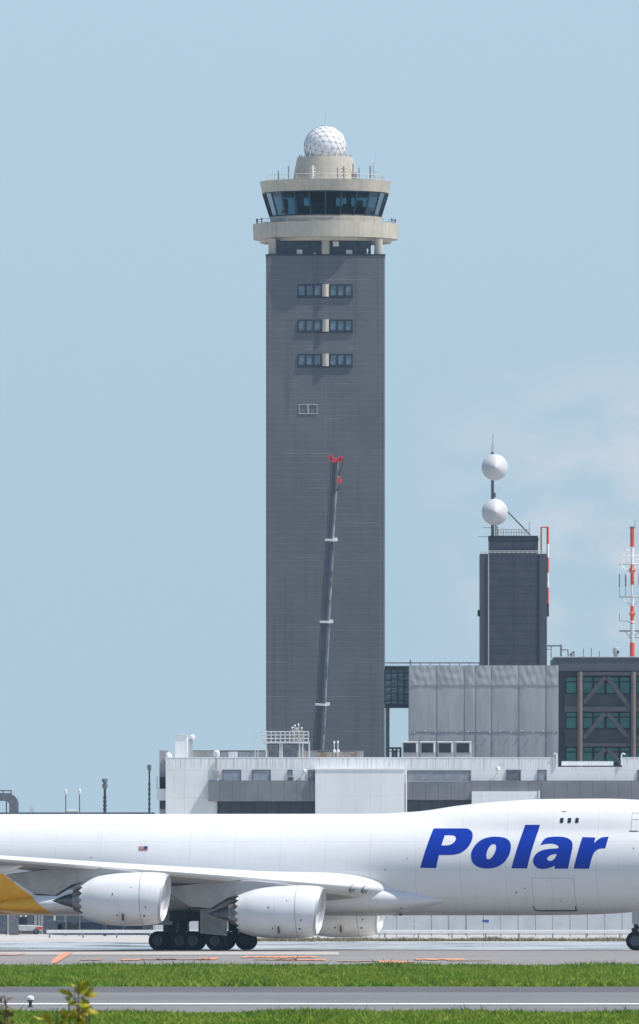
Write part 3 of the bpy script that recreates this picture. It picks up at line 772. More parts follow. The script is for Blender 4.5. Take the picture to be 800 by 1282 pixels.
n_.tube((NX, 0, R), (NX - 0.1, 0, 3.0), 0.15, 0.17, 12); n_.tube((NX, -0.6, R), (NX, 0.6, R), 0.08, n=10)
n_.tube((NX, 0, 1.4), (NX + 1.6, 0, 2.75), 0.08); n_.box(NX - 0.3, NX + 0.1, -0.3, 0.3, 1.25, 1.5)
ng = n_.build('nose_gear', 'gear_metal', plane, smooth=35)
for sy in (-0.46, 0.46):
    m_ = MB(); wheel(m_, NX, sy, R, R, 0.42); m_.build('wheel', ['tyre', 'hub'], ng, smooth=35)
for sgn in (-1, 1):
    d = MB(); d.box(NX - 0.2, NX + 2.2, sgn * 0.75, sgn * 0.79, 1.75, 2.75); d.build('gear_door', 'gear_door', plane)

# tail surfaces
q = MB()
def fin_ring(z, xle, c, t): return [(xle - c * px, c * pz * t, z) for px, pz in AF] + [(xle - c * px, -c * pz * t, z) for px, pz in AF[-2:0:-1]]
q.loft([fin_ring(8.3, -22.5, 13.5, 0.1), fin_ring(19.3, -34.2, 4.4, 0.1)]); q.build('tail_fin', M['fuselage_paint'], plane, smooth=35)
for sgn in (-1, 1):
    q = MB(); q.loft([[(xle - c * px, sgn * y, z + c * pz * 0.1) for px, pz in AF] + [(xle - c * px, sgn * y, z - c * pz * 0.1) for px, pz in AF[-2:0:-1]] for y, xle, c, z in ((0.8, -29.0, 9.5, 7.9), (11.1, -38.6, 2.6, 8.9))])
    q.build('tailplane', 'fuselage_paint', plane, smooth=35)

# ---- decals that lie on the fuselage skin
def project(bm, off=0.012):
    for v in bm.verts:
        hit = bvh.ray_cast(Vector((v.co.x, -9.0, v.co.z)), Vector((0, 1, 0)))
        v.co = (hit[0] + hit[1] * off) if hit[0] else Vector((v.co.x, -3.0, v.co.z))
        if hit[0] and hit[1].y > 0: v.co = hit[0] - hit[1] * off
def smooth_loop(pts, it=2):
    for _ in range(it):
        out = []
        n = len(pts)
        for i in range(n):
            a, b, c = Vector(pts[i - 1]), Vector(pts[i]), Vector(pts[(i + 1) % n])
            if (a - b).angle(c - b) < math.radians(125) if (a - b).length and (c - b).length else True:
                out.append(tuple(b))                     # keep sharp corners
            else:
                out += [tuple(b * 0.75 + a * 0.25), tuple(b * 0.75 + c * 0.25)]
        pts = out
    return pts
def decal(name, loops, m, parent, off=0.012, grid=0.12):
    """loops: lists of (x, z) with holes; filled, sliced finely and laid onto the skin"""
    cu = bpy.data.curves.new('outline', 'CURVE'); cu.dimensions = '2D'; cu.fill_mode = 'BOTH'
    for lp in loops:
        s_ = cu.splines.new('POLY'); s_.points.add(len(lp) - 1)
        for p, (x, z) in zip(s_.points, lp): p.co = (x, z, 0, 1)
        s_.use_cyclic_u = True
    ob = bpy.data.objects.new('outline', cu); col.objects.link(ob)
    dg = bpy.context.evaluated_depsgraph_get()
    me0 = bpy.data.meshes.new_from_object(ob.evaluated_get(dg))
    bpy.data.objects.remove(ob); bpy.data.curves.remove(cu)
    bm = bmesh.new(); bm.from_mesh(me0); bpy.data.meshes.remove(me0)
    for v in bm.verts: v.co = Vector((v.co.x, 0, v.co.y))
    bmesh.ops.remove_doubles(bm, verts=bm.verts, dist=0.0005)
    for ax, co in (((0, 0, 1), 2), ((1, 0, 0), 0)):
        lo = min(v.co[co] for v in bm.verts); hi = max(v.co[co] for v in bm.verts)
        k = math.floor(lo / grid) + 1
        while k * grid < hi:
            p = [0, 0, 0]; p[co] = k * grid
            bmesh.ops.bisect_plane(bm, geom=bm.verts[:] + bm.edges[:] + bm.faces[:], plane_co=p, plane_no=ax, dist=1e-5)
            k += 1
    project(bm, off)
    for f in bm.faces:
        f.normal_update()
        if f.normal.y > 0: f.normal_flip()
        f.smooth = True
    me = bpy.data.meshes.new(name); bm.to_mesh(me); bm.free()
    for mm in ([m] if isinstance(m, str) else m): me.materials.append(M[mm])
    o = bpy.data.objects.new(name, me); col.objects.link(o); o.parent = parent
    return o
def pxloop(pts, ox, oy, sc, yl=-3.05, sm=2):
    return smooth_loop([to_plane(ox + x / sc, oy + y / sc, yl) for x, y in pts], sm)
S1 = 5.714
P1 = [(38, 380), (118, 98), (345, 97), (372, 102), (392, 117), (404, 138), (405, 170), (395, 205), (372, 240), (340, 267), (300, 283), (255, 288), (172, 288), (152, 382)]
P2 = [(205, 147), (186, 220), (232, 220), (256, 213), (276, 198), (288, 176), (284, 157), (264, 147)]
O1 = [(398, 290), (408, 250), (435, 205), (480, 172), (535, 157), (590, 157), (640, 165), (672, 187), (686, 225), (680, 275), (655, 325), (615, 362), (565, 382), (505, 387), (450, 376), (412, 345)]
O2 = [(508, 290), (520, 245), (538, 218), (558, 208), (575, 215), (580, 240), (570, 275), (552, 305), (532, 320), (514, 315)]
L1 = [(5, 383), (88, 72), (195, 72), (116, 385)]
A1 = [(208, 218), (235, 165), (300, 156), (370, 157), (420, 175), (440, 207), (438, 250), (410, 386), (312, 386), (316, 364), (282, 380), (240, 389), (195, 386), (165, 360), (157, 325), (170, 290), (200, 262), (250, 246), (338, 240), (340, 226), (310, 208), (265, 206)]
A2 = [(330, 281), (292, 283), (266, 300), (258, 318), (272, 331), (295, 330), (316, 312)]
R1 = [(450, 386), (505, 160), (598, 163), (592, 203), (618, 176), (648, 160), (693, 157), (674, 241), (640, 240), (606, 256), (584, 290), (560, 386)]
loops = [pxloop(P1, 520, 1020, S1), pxloop(P2, 520, 1020, S1), pxloop(O1, 520, 1020, S1), pxloop(O2, 520, 1020, S1), pxloop(L1, 640, 1020, S1),
         pxloop(A1, 640, 1020, S1), pxloop(A2, 640, 1020, S1), pxloop(R1, 640, 1020, S1)]
decal('lettering', loops, 'lettering_blue', plane)
def rect(px0, py0, px1, py1, yl=-3.0): return [to_plane(px0, py0, yl), to_plane(px1, py0, yl), to_plane(px1, py1, yl), to_plane(px0, py1, yl)]
def frame(px0, py0, px1, py1, t=0.55):
    return [rect(px0, py0, px1, py1), rect(px0 + t, py0 + t, px1 - t, py1 - t)]
for wx in (703.2, 712.8, 722.3):
    lp = [to_plane(wx + a * 2.2, 1027.2 + b * 3.1, -2.3) for a, b in ((-.8, -1), (.8, -1), (1, -.7), (.9, .7), (.6, 1), (-.9, 1), (-1.05, .7), (-.95, -.7))]
    decal('cabin_window', [lp], 'window_dark', plane, 0.02)
decal('cargo_door', frame(666, 1099, 719, 1139.5, 0.40), 'seam_grey', plane, 0.015)
decal('door_sill', [[to_plane(x, y, -2.2) for x, y in ((665.5, 1134), (666.6, 1134), (668, 1138.6), (676, 1139.6), (718.2, 1139.4), (719, 1134), (720.2, 1134), (719.6, 1140.6), (676, 1140.8), (667, 1139.8))]], 'black_paint', plane, 0.02)
decal('crew_door', frame(788.5, 1017.5, 801, 1041, 0.45) + [rect(789.5, 1025.6, 800.4, 1026.2)], 'seam_grey', plane, 0.015)
decal('door_step', [rect(787.5, 1040, 798, 1041.2, -2.6)], 'black_paint', plane, 0.02)
decal('vent_slot', [rect(703.5, 1015.8, 708, 1016.6, -2)], 'black_paint', plane, 0.02)
for (x, y, r) in ((510.5, 1074.6, 0.9), (483, 1089, 0.9), (645.5, 1117, 1.2), (656.5, 1112.2, 0.9), (793.5, 1062, 0.9), (115, 1073.5, 0.9), (700, 1128, 0.7), (501, 1137, .9), (493.5, 1146, 1.8)):
    decal('static_port', [[to_plane(x + r * math.cos(t), y + 0.75 * r * math.sin(t), -3.0) for t in np.linspace(0, 2 * PI, 9)[:-1]]], 'black_paint', plane, 0.02)
fl = decal('flag', [rect(174, 1059.6, 185.2, 1065.0)], 'flag_red', plane, 0.02)
decal('flag_canton', [rect(180.6, 1059.6, 185.2, 1062.7)], 'flag_blue', fl, 0.03)
# roof blade aerial
q = MB(); q.prism([to_plane(641, 1003.5, 0), to_plane(645, 998.5, 0), to_plane(648, 999.5, 0), to_plane(650, 1003, 0)], -0.04, 0.04); q.build('blade_aerial', 'white_metal', plane)
# flight deck windows round the nose
r0, r1 = fus_ring(33.35, 72), fus_ring(34.15, 72)
for k0, k1 in ((1, 5), (6, 9), (10, 13), (67, 71), (63, 66), (59, 62)):
    q = MB()
    def lift(p): v = Vector((0, p[1], p[2] - 6.4)); return Vector(p) + v.normalized() * 0.02 + Vector((0.015, 0, 0))
    pts = [lift(r0[k]) for k in range(k0, k1 + 1)] + [lift(r1[k]) for k in range(k0, k1 + 1)]
    n = k1 - k0 + 1
    q.add(pts, [(i, i + 1, n + i + 1, n + i) for i in range(n - 1)])
    q.build('flight_deck_window', 'window_dark', plane, smooth=40)
# ------------------------------------------------------------------ control tower
TD = 1410.0; TX = X(407.5, TD); k = TD / F
tow = thing('control_tower', 'tall grey tiled control tower with beige glazed cab and white ball radome', 'control tower', (TX, TD, 0))
W = 6.21; DF = TD - W
zt = Z(320, DF)
mb = MB(); c = 0.12
ring = [(-W + c, -W), (W - c, -W), (W, -W + c), (W, W - c), (W - c, W), (-W + c, W), (-W, W - c), (-W, -W + c)]
mb.loft([[(TX + a, TD + b, z) for a, b in ring] for z in (0, zt)])
mb.build('shaft', 'tower_tile', tow)
mb = MB(); mb.box(TX - W - 0.05, TX + W + 0.05, TD - W - 0.05, TD + W + 0.05, zt, zt + 0.16); mb.build('shaft_coping', 'frame_dark', tow)
# storey below the ring
zr0, zr1 = Z(300.2, TD), Z(281.2, TD)
mb = MB(); mb.box(TX - 5.5, TX + 4.7, TD - 5.0, TD + 5.0, zt + 0.16, zr0 - 0.25); mb.build('lower_storey', 'tower_glass_dark', tow)
mb = MB()
for xx in np.linspace(-5.5, 4.7, 9): mb.box(TX + xx - 0.04, TX + xx + 0.04, TD - 5.06, TD - 4.99, zt + 0.16, zr0 - 0.25)
mb.build('mullion_frame', 'frame_dark', tow)
for xx, yy in ((-5.55, -5.4), (0.0, -5.9), (5.55, -5.4), (-5.55, 5.4), (0, 5.9), (5.55, 5.4)):
    mb = MB(); mb.lathe([(zt + 0.16, 0.42), (zr0 - 0.2, 0.42)], (TX + xx, TD + yy, 0), n=20); mb.build('column', 'tower_beige', tow, smooth=40)
for a, b, y0, y1 in ((371.5, 378.8, 312, 320), (416.5, 424.2, 301.5, 309.5), (392, 396, 316, 320), (433, 441, 312.5, 320), (459, 461, 311, 320)):
    mb = MB(); mb.box(X(a, DF), X(b, DF), TD - 5.45, TD - 5.1, Z(y1, DF) + 0.12, Z(y0, DF)); mb.build('equipment_box', 'white_metal', tow, bevel=0.04)
mb = MB(); mb.lathe([(zr0 - 0.36, 5.2), (zr0 - 0.36, 6.85), (zr0 - 0.10, 6.95), (zr0, 7.4)], (TX, TD, 0), n=96); mb.build('ring_soffit', 'tower_beige', tow, smooth=30)
mb = MB(); mb.lathe([(zr0, 5.0), (zr0, 7.56), (zr1, 7.62), (zr1, 7.40), (zr1 - 0.7, 7.38), (zr1 - 0.72, 5.0)], (TX, TD, 0), n=96, caps=False); mb.build('ring_balcony', 'tower_beige', tow, smooth=30)
zg0, zg1 = Z(272.5, TD), Z(242.2, TD)
mb = MB(); mb.lathe([(zr1 - 0.75, 5.72), (zg0, 5.85)], (TX, TD, 0), n=96); mb.build('cab_base', 'tower_beige', tow, smooth=30)
NG = 24
def gon(r, z, n=NG, ph=0.0): return [(TX + r * math.cos(2 * PI * (i + ph) / n), TD + r * math.sin(2 * PI * (i + ph) / n), z) for i in range(n)]
RG = 1 / math.cos(PI / NG)
mb = MB(); mb.loft([gon(5.72 * RG, zg0), gon(6.50 * RG, zg1)], caps=False); mb.build('cab_glazing', 'cab_glass', tow)
mb = MB()
for (a, b) in zip(gon(5.75 * RG, zg0), gon(6.53 * RG, zg1)): mb.tube(a, b, 0.085, n=6)
for z, r in ((zg0 + 0.06, 5.76), (zg1 - 0.06, 6.5)):
    gg = gon(r * RG, z)
    for i in range(NG): mb.tube(gg[i - 1], gg[i], 0.07, n=6)
mb.build('cab_frame', 'frame_dark', tow)
# inside of the cab
mb = MB(); mb.lathe([(zg1 - 0.18, 0.1), (zg1 - 0.18, 6.35), (zg1 - 0.02, 6.35)], (TX, TD, 0), n=48); mb.build('cab_ceiling', 'frame_dark', tow)
mb = MB(); mb.lathe([(zg0 + 0.02, 0.1), (zg0 + 0.02, 5.6)], (TX, TD, 0), n=48); mb.build('cab_floor', 'frame_dark', tow)
mb = MB()
for i in range(NG):
    t = 2 * PI * i / NG
    if 9 <= i <= 15 or i == 21: continue
    u = Vector((math.cos(t), math.sin(t), 0)); c_ = Vector((TX, TD, 0)) + u * 4.6
    mb.bar(c_ + Vector((0, 0, zg0 + 0.5)) - u.cross(Vector((0, 0, 1))) * 0.75, c_ + Vector((0, 0, zg0 + 0.5)) + u.cross(Vector((0, 0, 1))) * 0.75, 0.8, 1.0)
mb.box(TX - 1.6, TX + 1.1, TD - 0.9, TD + 0.9, zg0 + 0.1, zg1 - 0.1)
mb.build('control_console', 'recess_dark', tow)
mb = MB()
for a, b, yy, h0, h1 in ((-1.55, 0.1, -2.6, 0.35, 1.5), (-4.6, -3.9, -1.0, 0.4, 1.9), (3.2, 3.9, -2.2, 0.3, 1.7), (1.8, 2.7, -3.0, 0.2, 1.3)):
    mb.box(TX + a, TX + b, TD + yy, TD + yy + 0.12, zg0 + h0, zg0 + h1)
mb.build('display_screen', 'pane_blue', tow)
mb = MB(); mb.box(TX - 3.15, TX - 2.25, TD - 3.2, TD - 2.9, zg0 + 0.1, zg1 - 0.1); mb.box(TX + 2.2, TX + 2.7, TD + 3.2, TD + 3.5, zg0 + 0.1, zg1 - 0.1); mb.build('cab_pillar', 'shutter_grey', tow)
# roof
zf1 = Z(228.0, TD)
mb = MB(); mb.lathe([(zg1 - 0.02, 6.3), (zg1, 6.62), (zf1, 6.90), (zf1, 6.65), (zf1 - 0.25, 6.6), (zf1 - 0.25, 0.1)], (TX, TD, 0), n=96, caps=False); mb.build('cab_roof', 'tower_beige', tow, smooth=30)
zb1 = Z(197, TD)
mb = MB(); mb.lathe([(zf1 - 0.3, 3.47), (zb1, 2.93), (zb1, 0.1)], (TX - 0.05, TD, 0), n=64, caps=False); mb.build('radome_base', 'tower_beige', tow, smooth=30)
mb = MB()
for i in range(48):
    t = 2 * PI * i / 48
    if i % 2: mb.tube((TX + 2.75 * math.cos(t), TD + 2.75 * math.sin(t), zb1), (TX + 2.75 * math.cos(t), TD + 2.75 * math.sin(t), zb1 + 0.25), 0.05, n=5)
mb.build('base_rail', 'seam_grey', tow)
zc = Z(184.0, TD); RR = 2.26
bm = bmesh.new(); bmesh.ops.create_icosphere(bm, subdivisions=3, radius=RR)
rot = Matrix.Rotation(0.5, 3, 'Z') @ Matrix.Rotation(0.35, 3, 'X'); bmesh.ops.rotate(bm, verts=bm.verts, matrix=rot)
es = [(e.verts[0].co.copy(), e.verts[1].co.copy()) for e in bm.edges]
bmesh.ops.subdivide_edges(bm, edges=bm.edges[:], cuts=2, use_grid_fill=True)
for v in bm.verts: v.co = v.co.normalized() * (RR * (0.985 + 0.015 * 0))
me = bpy.data.meshes.new('radome'); bm.to_mesh(me); bm.free(); me.materials.append(M['radome'])
for p in me.polygons: p.use_smooth = True
ro = bpy.data.objects.new('radome', me); col.objects.link(ro); ro.parent = tow; ro.location = (0, 0, zc)
mb = MB()
for a, b in es:
    pts = [(a.lerp(b, t)).normalized() * RR for t in (0, .25, .5, .75, 1)]
    for p, q_ in zip(pts, pts[1:]): mb.tube(p, q_, 0.016, n=4, caps=False)
for p in set(tuple(round(c, 4) for c in a) for a, b in es): mb.tube(Vector(p) * 0.995, Vector(p) * 1.008, 0.045, n=6)
sm_ = mb.build('seam_lattice', 'seam_grey', ro, loc=(0, 0, 0)); sm_.location = (0, 0, 0)
mb = MB(); mb.tube((TX, TD, zc + RR - 0.05), (TX, TD, zc + RR + 1.35), 0.03, n=5); mb.build('lightning_rod', 'pale_metal', tow)
# roof aerials: px, top row, thickness
for px, y0, r, m, dd in ((348.5, 214, 0.06, 'mid_metal', -3.8), (361, 208, 0.05, 'mid_metal', -2.5), (362.6, 200, 0.03, 'pale_metal', 2.5), (391.5, 207, 0.11, 'white_metal', -5.6), (422.5, 210, 0.05, 'mid_metal', -5.2),
                       (430.5, 208, 0.10, 'rust_brown', -4.9), (442, 205, 0.06, 'mid_metal', -4.0), (449.5, 210, 0.05, 'mid_metal', -3.0), (463.5, 208, 0.07, 'mid_metal', -2.0), (470, 193, 0.035, 'pale_metal', -1.0), (468.6, 204, 0.09, 'pale_metal', -2.5), (478, 222, 0.05, 'mid_metal', -1)):
    d_ = TD + dd; mb = MB(); mb.tube((X(px, d_), d_, zf1 - 0.3), (X(px, d_), d_, Z(y0, d_)), r, n=6)
    if r > 0.08:
        for q_ in (0.3, 0.55, 0.8):
            zz = zf1 + (Z(y0, d_) - zf1) * q_; mb.tube((X(px, d_) - 0.35, d_, zz), (X(px, d_) + 0.35, d_, zz), 0.03, n=4)
    mb.build('antenna', m, tow)
mb = MB(); mb.box(X(440, TD - 4), X(447, TD - 4), TD - 4.4, TD - 3.6, zf1 - 0.2, Z(216, TD - 4)); mb.build('equipment_cabinet', 'rust_brown', tow, bevel=0.05)
def ring_rail(r, z0, h, n, name, m='pale_metal'):
    mb = MB()
    ps = [Vector((TX + r * math.cos(2 * PI * i / n), TD + r * math.sin(2 * PI * i / n), z0)) for i in range(n)]
    for i in range(n):
        if i % 2 == 0: mb.tube(ps[i], ps[i] + Vector((0, 0, h)), 0.03, n=4)
        for q_ in (0.5, 1.0): mb.tube(ps[i - 1] + Vector((0, 0, h * q_)), ps[i] + Vector((0, 0, h * q_)), 0.025, n=4)
    mb.build(name, m, tow)
ring_rail(6.1, zf1 - 0.25, 0.85, 48, 'roof_rail')
ring_rail(7.25, zr1 - 0.4, 0.85, 64, 'balcony_rail', 'grey_metal')
for t in (-2.9, -0.35, -0.15, -2.7):
    mb = MB(); p = Vector((TX + 7.4 * math.cos(t), TD + 7.4 * math.sin(t), zr1)); mb.tube(p, p + Vector((0, 0, 0.35)), 0.04, n=6); mb.lathe([(0.3, 0.04), (0.34, 0.12), (0.50, 0.10), (0.54, 0.02)], p, n=10); mb.build('floodlight', 'mid_metal', tow)
# window rows
for yc0, yc1 in ((356.2, 371.4), (400.2, 415.2), (443.2, 458.4)):
    z0, z1 = Z(yc1, DF), Z(yc0, DF)
    for a, b in ((372.8, 402.6), (412.4, 441.4)):
        fr = MB(); x0, x1 = X(a, DF), X(b, DF); t = 0.15
        fr.box(x0, x1, DF - 0.10, DF - 0.003, z0, z0 + t); fr.box(x0, x1, DF - 0.10, DF - 0.003, z1 - t, z1)
        for q_ in (0, 1/3, 2/3, 1):
            xx = x0 + (x1 - x0) * q_; xa, xb = max(x0, xx - t * .8), min(x1, xx + t * .8); fr.box(xa, xb, DF - 0.11, DF - 0.004, z0 + t, z1 - t)
        fo = fr.build('window', 'frame_dark', tow)
        pn = MB(); pn.box(x0 + 0.02, x1 - 0.02, DF - 0.05, DF - 0.002, z0 + 0.02, z1 - 0.02); pn.build('pane', 'pane_blue', fo)
    sl = MB(); sl.box(X(372, DF), X(441.8, DF), DF - 0.14, DF - 0.002, z0 - 0.14, z0 - 0.003); sl.build('sill', 'frame_dark', tow)
    pr = MB(); xc = X(407.4, DF); pr.lathe([(z0 - 0.002, 0.36), (z1 + 0.02, 0.36)], (xc, DF - 0.0, 0), n=24); pr.build('window_pier', 'tower_beige', tow, smooth=40)
for a, b in ((374.2, 385.6), (386.0, 397.4)):
    q = MB(); x0, x1, z0, z1 = X(a, DF), X(b, DF), Z(518.2, DF), Z(506.2, DF); t = 0.05
    for bx in ((x0, x1, z0, z0 + t), (x0, x1, z1 - t, z1), (x0, x0 + t, z0 + t, z1 - t), (x1 - t, x1, z0 + t, z1 - t)): q.box(bx[0], bx[1], DF - 0.06, DF - 0.002, bx[2], bx[3])
    q.build('hatch_frame', 'pale_metal', tow)

# ------------------------------------------------------------------ crane in front of the tower
CD = 1386.0
cb = (X(385.5, CD), CD, 0)
crane = thing('mobile_crane', 'mobile crane with grey telescopic boom and red boom head before the control tower', 'crane', cb)
def CP(px, py, dd=0): return Vector((X(px, CD + dd), CD + dd, Z(py, CD + dd)))
low = Vector((cb[0], CD, 2.6))
BP = [low, CP(402.2, 882.5), CP(407.3, 779), CP(413.3, 676.5), CP(419.6, 574)]
for i, w in enumerate((0.84, 0.72, 0.63, 0.50)):
    q = MB(); q.m = 0
    a, b = BP[i], BP[i + 1]; ax = (b - a).normalized()
    sd = Vector((math.cos(0.22), -math.sin(0.22) * 0 - 0.22, 0)).normalized(); sd = (sd - ax * sd.dot(ax)).normalized(); fr_ = ax.cross(sd)
    def ringp(p): return [tuple(p + sd * (u * w / 2) + fr_ * (v_ * w / 2)) for u, v_ in ((-1, -.75), (-.75, -1), (.75, -1), (1, -.75), (1, .75), (.75, 1), (-.75, 1), (-1, .75))]
    q.loft([ringp(a), ringp(b)]); q.build('boom_section', 'crane_grey', crane)
    # hose and guide strip, its pale colour standing in for the boom's sunlit edge
    q = MB(); q.bar(a + sd * (w / 2 + 0.07), b + sd * (w / 2 + 0.07), 0.12, 0.10, fr_); q.build('hose_strip', 'boom_lit_edge', crane)
    q = MB(); q.tube(a - sd * (w / 2 + 0.16), b - sd * (w / 2 + 0.14), 0.035, n=5); q.build('hoist_rope', 'dark_metal', crane)
    if i < 3:
        q = MB(); q.loft([[tuple(p + sd * (u * (w / 2 + 0.14)) + fr_ * (v_ * (w / 2 + 0.1))) for u, v_ in ((-1, -1), (1, -1), (1, 1), (-1, 1))] for p in (b - ax * 0.10, b + ax * 0.12)])
        q.box(b.x + w / 2 + 0.05, b.x + w / 2 + 0.45, b.y - 0.4, b.y + 0.1, b.z - 0.1, b.z + 0.25); q.build('boom_collar', 'white_metal', crane, bevel=0.03)
tip = BP[4]
for yy in (-0.42, 0.36):
    q = MB(); q.prism([(tip.x - 0.62, tip.z - 0.15), (tip.x - 0.15, tip.z - 0.5), (tip.x + 0.35, tip.z - 0.42), (tip.x + 0.78, tip.z - 0.12), (tip.x + 0.72, tip.z + 0.12), (tip.x + 0.2, tip.z + 0.02), (tip.x - 0.2, tip.z + 0.08), (tip.x - 0.5, tip.z + 0.28)], tip.y + yy, tip.y + yy + 0.06)
    q.build('boom_head', 'crane_red', crane, bevel=0.02)
q = MB(); q.box(tip.x - 0.25, tip.x + 0.25, tip.y - 0.34, tip.y + 0.34, tip.z - 0.5, tip.z + 0.05); q.build('head_block', 'dark_metal', crane, bevel=0.03)
for sx, zz, r in ((-0.50, 0.14, 0.26), (-0.36, -0.14, 0.18), (0.58, 0.0, 0.28), (0.44, -0.28, 0.17)):
    q = MB(); q.lathe([(-0.08, r * 0.45), (-0.08, r), (-0.02, r * 0.86), (0.02, r * 0.86), (0.08, r), (0.08, r * 0.45)], (tip.x + sx, tip.y - 0.6, tip.z + zz), (0, 1, 0), 16, caps=False)
    q.bar((tip.x + sx - r * 0.9, tip.y - 0.6, tip.z + zz), (tip.x + sx + r * 0.9, tip.y - 0.6, tip.z + zz), 0.07, 0.08); q.bar((tip.x + sx, tip.y - 0.6, tip.z + zz - r * 0.9), (tip.x + sx, tip.y - 0.6, tip.z + zz + r * 0.9), 0.06, 0.08)
    q.build('sheave', 'crane_red', crane, smooth=40)
q = MB(); q.tube((tip.x + 0.62, tip.y - 0.3, tip.z), (tip.x + 0.66, tip.y - 0.3, tip.z + 0.85), 0.03, n=5); q.tube((tip.x - 0.45, tip.y, tip.z), (tip.x - 0.5, tip.y, tip.z + 0.75), 0.025, n=5); q.build('aerial_mast', 'mid_metal', crane)
hb = CP(424.6, 602)
q = MB(); q.tube((hb.x, hb.y - 0.6, hb.z + 0.5), (tip.x + 0.9, tip.y - 0.6, tip.z), 0.05, n=5); q.tube((hb.x - 0.2, hb.y - 0.6, hb.z + 0.5), (tip.x + 0.6, tip.y - 0.6, tip.z), 0.04, n=5); q.build('hook_rope', 'dark_metal', crane)
q = MB(); q.prism([(hb.x - 0.24, hb.z + 0.2), (hb.x - 0.05, hb.z + 0.52), (hb.x + 0.12, hb.z + 0.3), (hb.x + 0.28, hb.z), (hb.x + 0.12, hb.z - 0.45), (hb.x - 0.06, hb.z - 0.2), (hb.x - 0.16, hb.z - 0.42)], hb.y - 0.8, hb.y - 0.4); q.build('hook_block', 'crane_red', crane, bevel=0.04)
q = MB(); q.path([(hb.x, hb.y - 0.6, hb.z - 0.5), (hb.x - 0.05, hb.y - 0.6, hb.z - 0.9), (hb.x - 0.25, hb.y - 0.6, hb.z - 1.05), (hb.x - 0.3, hb.y - 0.6, hb.z - 0.85)], 0.07, 6); q.build('hook', 'dark_metal', crane)
q = MB(); q.box(cb[0] - 6, cb[0] + 6.5, CD - 1.4, CD + 1.4, 0.9, 1.5); q.build('chassis', 'mid_metal', crane, bevel=0.05)
q = MB(); q.box(cb[0] + 4.6, cb[0] + 6.6, CD - 1.4, CD + 1.4, 1.5, 3.1); q.build('driver_cab', 'pale_metal', crane, bevel=0.15)
q = MB(); q.box(cb[0] - 3.5, cb[0] + 1, CD - 1.4, CD + 1.4, 1.5, 2.9); q.build('turntable', 'crane_grey', crane, bevel=0.1)
for wx in (-4.8, -3.3, 3.0, 4.9):
    for sy in (-1.25, 1.25):
        q = MB(); wheel(q, cb[0] + wx, CD + sy, 0.6, 0.6, 0.4); q.build('wheel', ['tyre', 'hub'], crane, smooth=35)

# ------------------------------------------------------------------ terminal building
ND = 1275.0
def B(mb, a, b, y0, y1, d0, d1, dref=None):
    """box from photo columns a..b and rows y0 (top)..y1 (bottom), measured at distance d0"""
    r = dref or d0
    return mb.box(X(a, r), X(b, r), d0, d1, Z(y1, r), Z(y0, r))
ter = thing('terminal_building', 'long low white flat roofed building with grey bands beneath the control tower', 'building', (X(500, ND), ND, 0))
ZR = Z(950, ND)
mb = MB(); mb.box(X(207.5, ND), X(900, ND), ND, ND + 48, 0, Z(960, ND)); mb.build('wall', 'white_wall', ter)
mb = MB()
B(mb, 207.5, 698, 949, 960, ND, ND + 0.45); B(mb, 779, 900, 949, 960, ND, ND + 0.45)
mb.box(X(207.5, ND), X(207.5, ND) + 0.45, ND + 0.45, ND + 48, Z(960, ND), ZR)
mb.build('parapet', 'white_wall', ter)
mb = MB()
B(mb, 207, 698.5, 948.0, 949, ND - 0.02, ND + 0.5); B(mb, 778.6, 900, 948.0, 949, ND - 0.02, ND + 0.5); mb.build('coping', 'white_panel', ter)
mb = MB(); B(mb, 703, 768, 953, 958.4, ND + 0.6, ND + 0.75); mb.build('guard_panel', 'white_panel', ter)
for px in (697, 778):
    q = MB(); pts = [(X(px, ND), ND - 0.1, Z(958, ND)), (X(px, ND), ND - 0.1, Z(945.5, ND)), (X(px + (1 if px > 750 else -1), ND), ND - 0.1, Z(943.5, ND)), (X(px + (3 if px > 750 else -3), ND), ND - 0.1, Z(943.2, ND)), (X(px + (4.3 if px > 750 else -4), ND), ND - 0.1, Z(945, ND))]
    q.path(pts, 0.07, 6); q.build('gooseneck_pipe', 'white_metal', ter, smooth=40)
# end annex
AD = ND + 3
mb = MB(); mb.box(X(199.6, AD), X(207.5, AD) + 0.2, AD, AD + 40, 0, Z(939.5, AD)); mb.build('annex', 'concrete_grey', ter)
mb = MB(); B(mb, 196.2, 207.4, 987.5, 1002, AD - 2.5, AD - 0.002); mb.build('annex_balcony', 'white_panel', ter)
mb = MB(); B(mb, 195, 197.5, 972, 987.4, AD - 2.5, AD - 0.002); mb.build('annex_fin', 'white_panel', ter)
for y0, y1 in ((973, 987.3), (1002.4, 1013)):
    q = MB(); B(q, 199.8, 206.6, y0, y1, AD - 0.12, AD - 0.003); q.build('window', 'recess_dark', ter)
# grey projecting bands
for a, b, y0, y1, pr in ((261, 394.2, 977.2, 1003.2, 1.25), (507.4, 590, 979, 1001.5, 0.9), (590.3, 900, 977.3, 1001, 0.7)):
    q = MB(); q.box(X(a, ND), X(b, ND), ND - pr, ND - 0.003, Z(y1, ND), Z(y0, ND)); q.build('grey_band', 'grey_spandrel', ter)
for a, b, y0, y1 in ((273, 394.2, 1003.6, 1040), (508, 590, 1001.8, 1040), (674, 900, 1001.4, 1040)):
    q = MB(); B(q, a, b, y0, y1, ND - 0.12, ND - 0.004)
    fo = q.build('window_strip', 'recess_dark', ter)
    q = MB(); n = int((b - a) / 14)
    for i in range(n + 1):
        xx = X(a + (b - a) * i / n, ND); q.box(xx - 0.06, xx + 0.06, ND - 0.17, ND - 0.121, Z(y1, ND), Z(y0, ND))
    q.build('mullion_frame', 'frame_dark', fo)
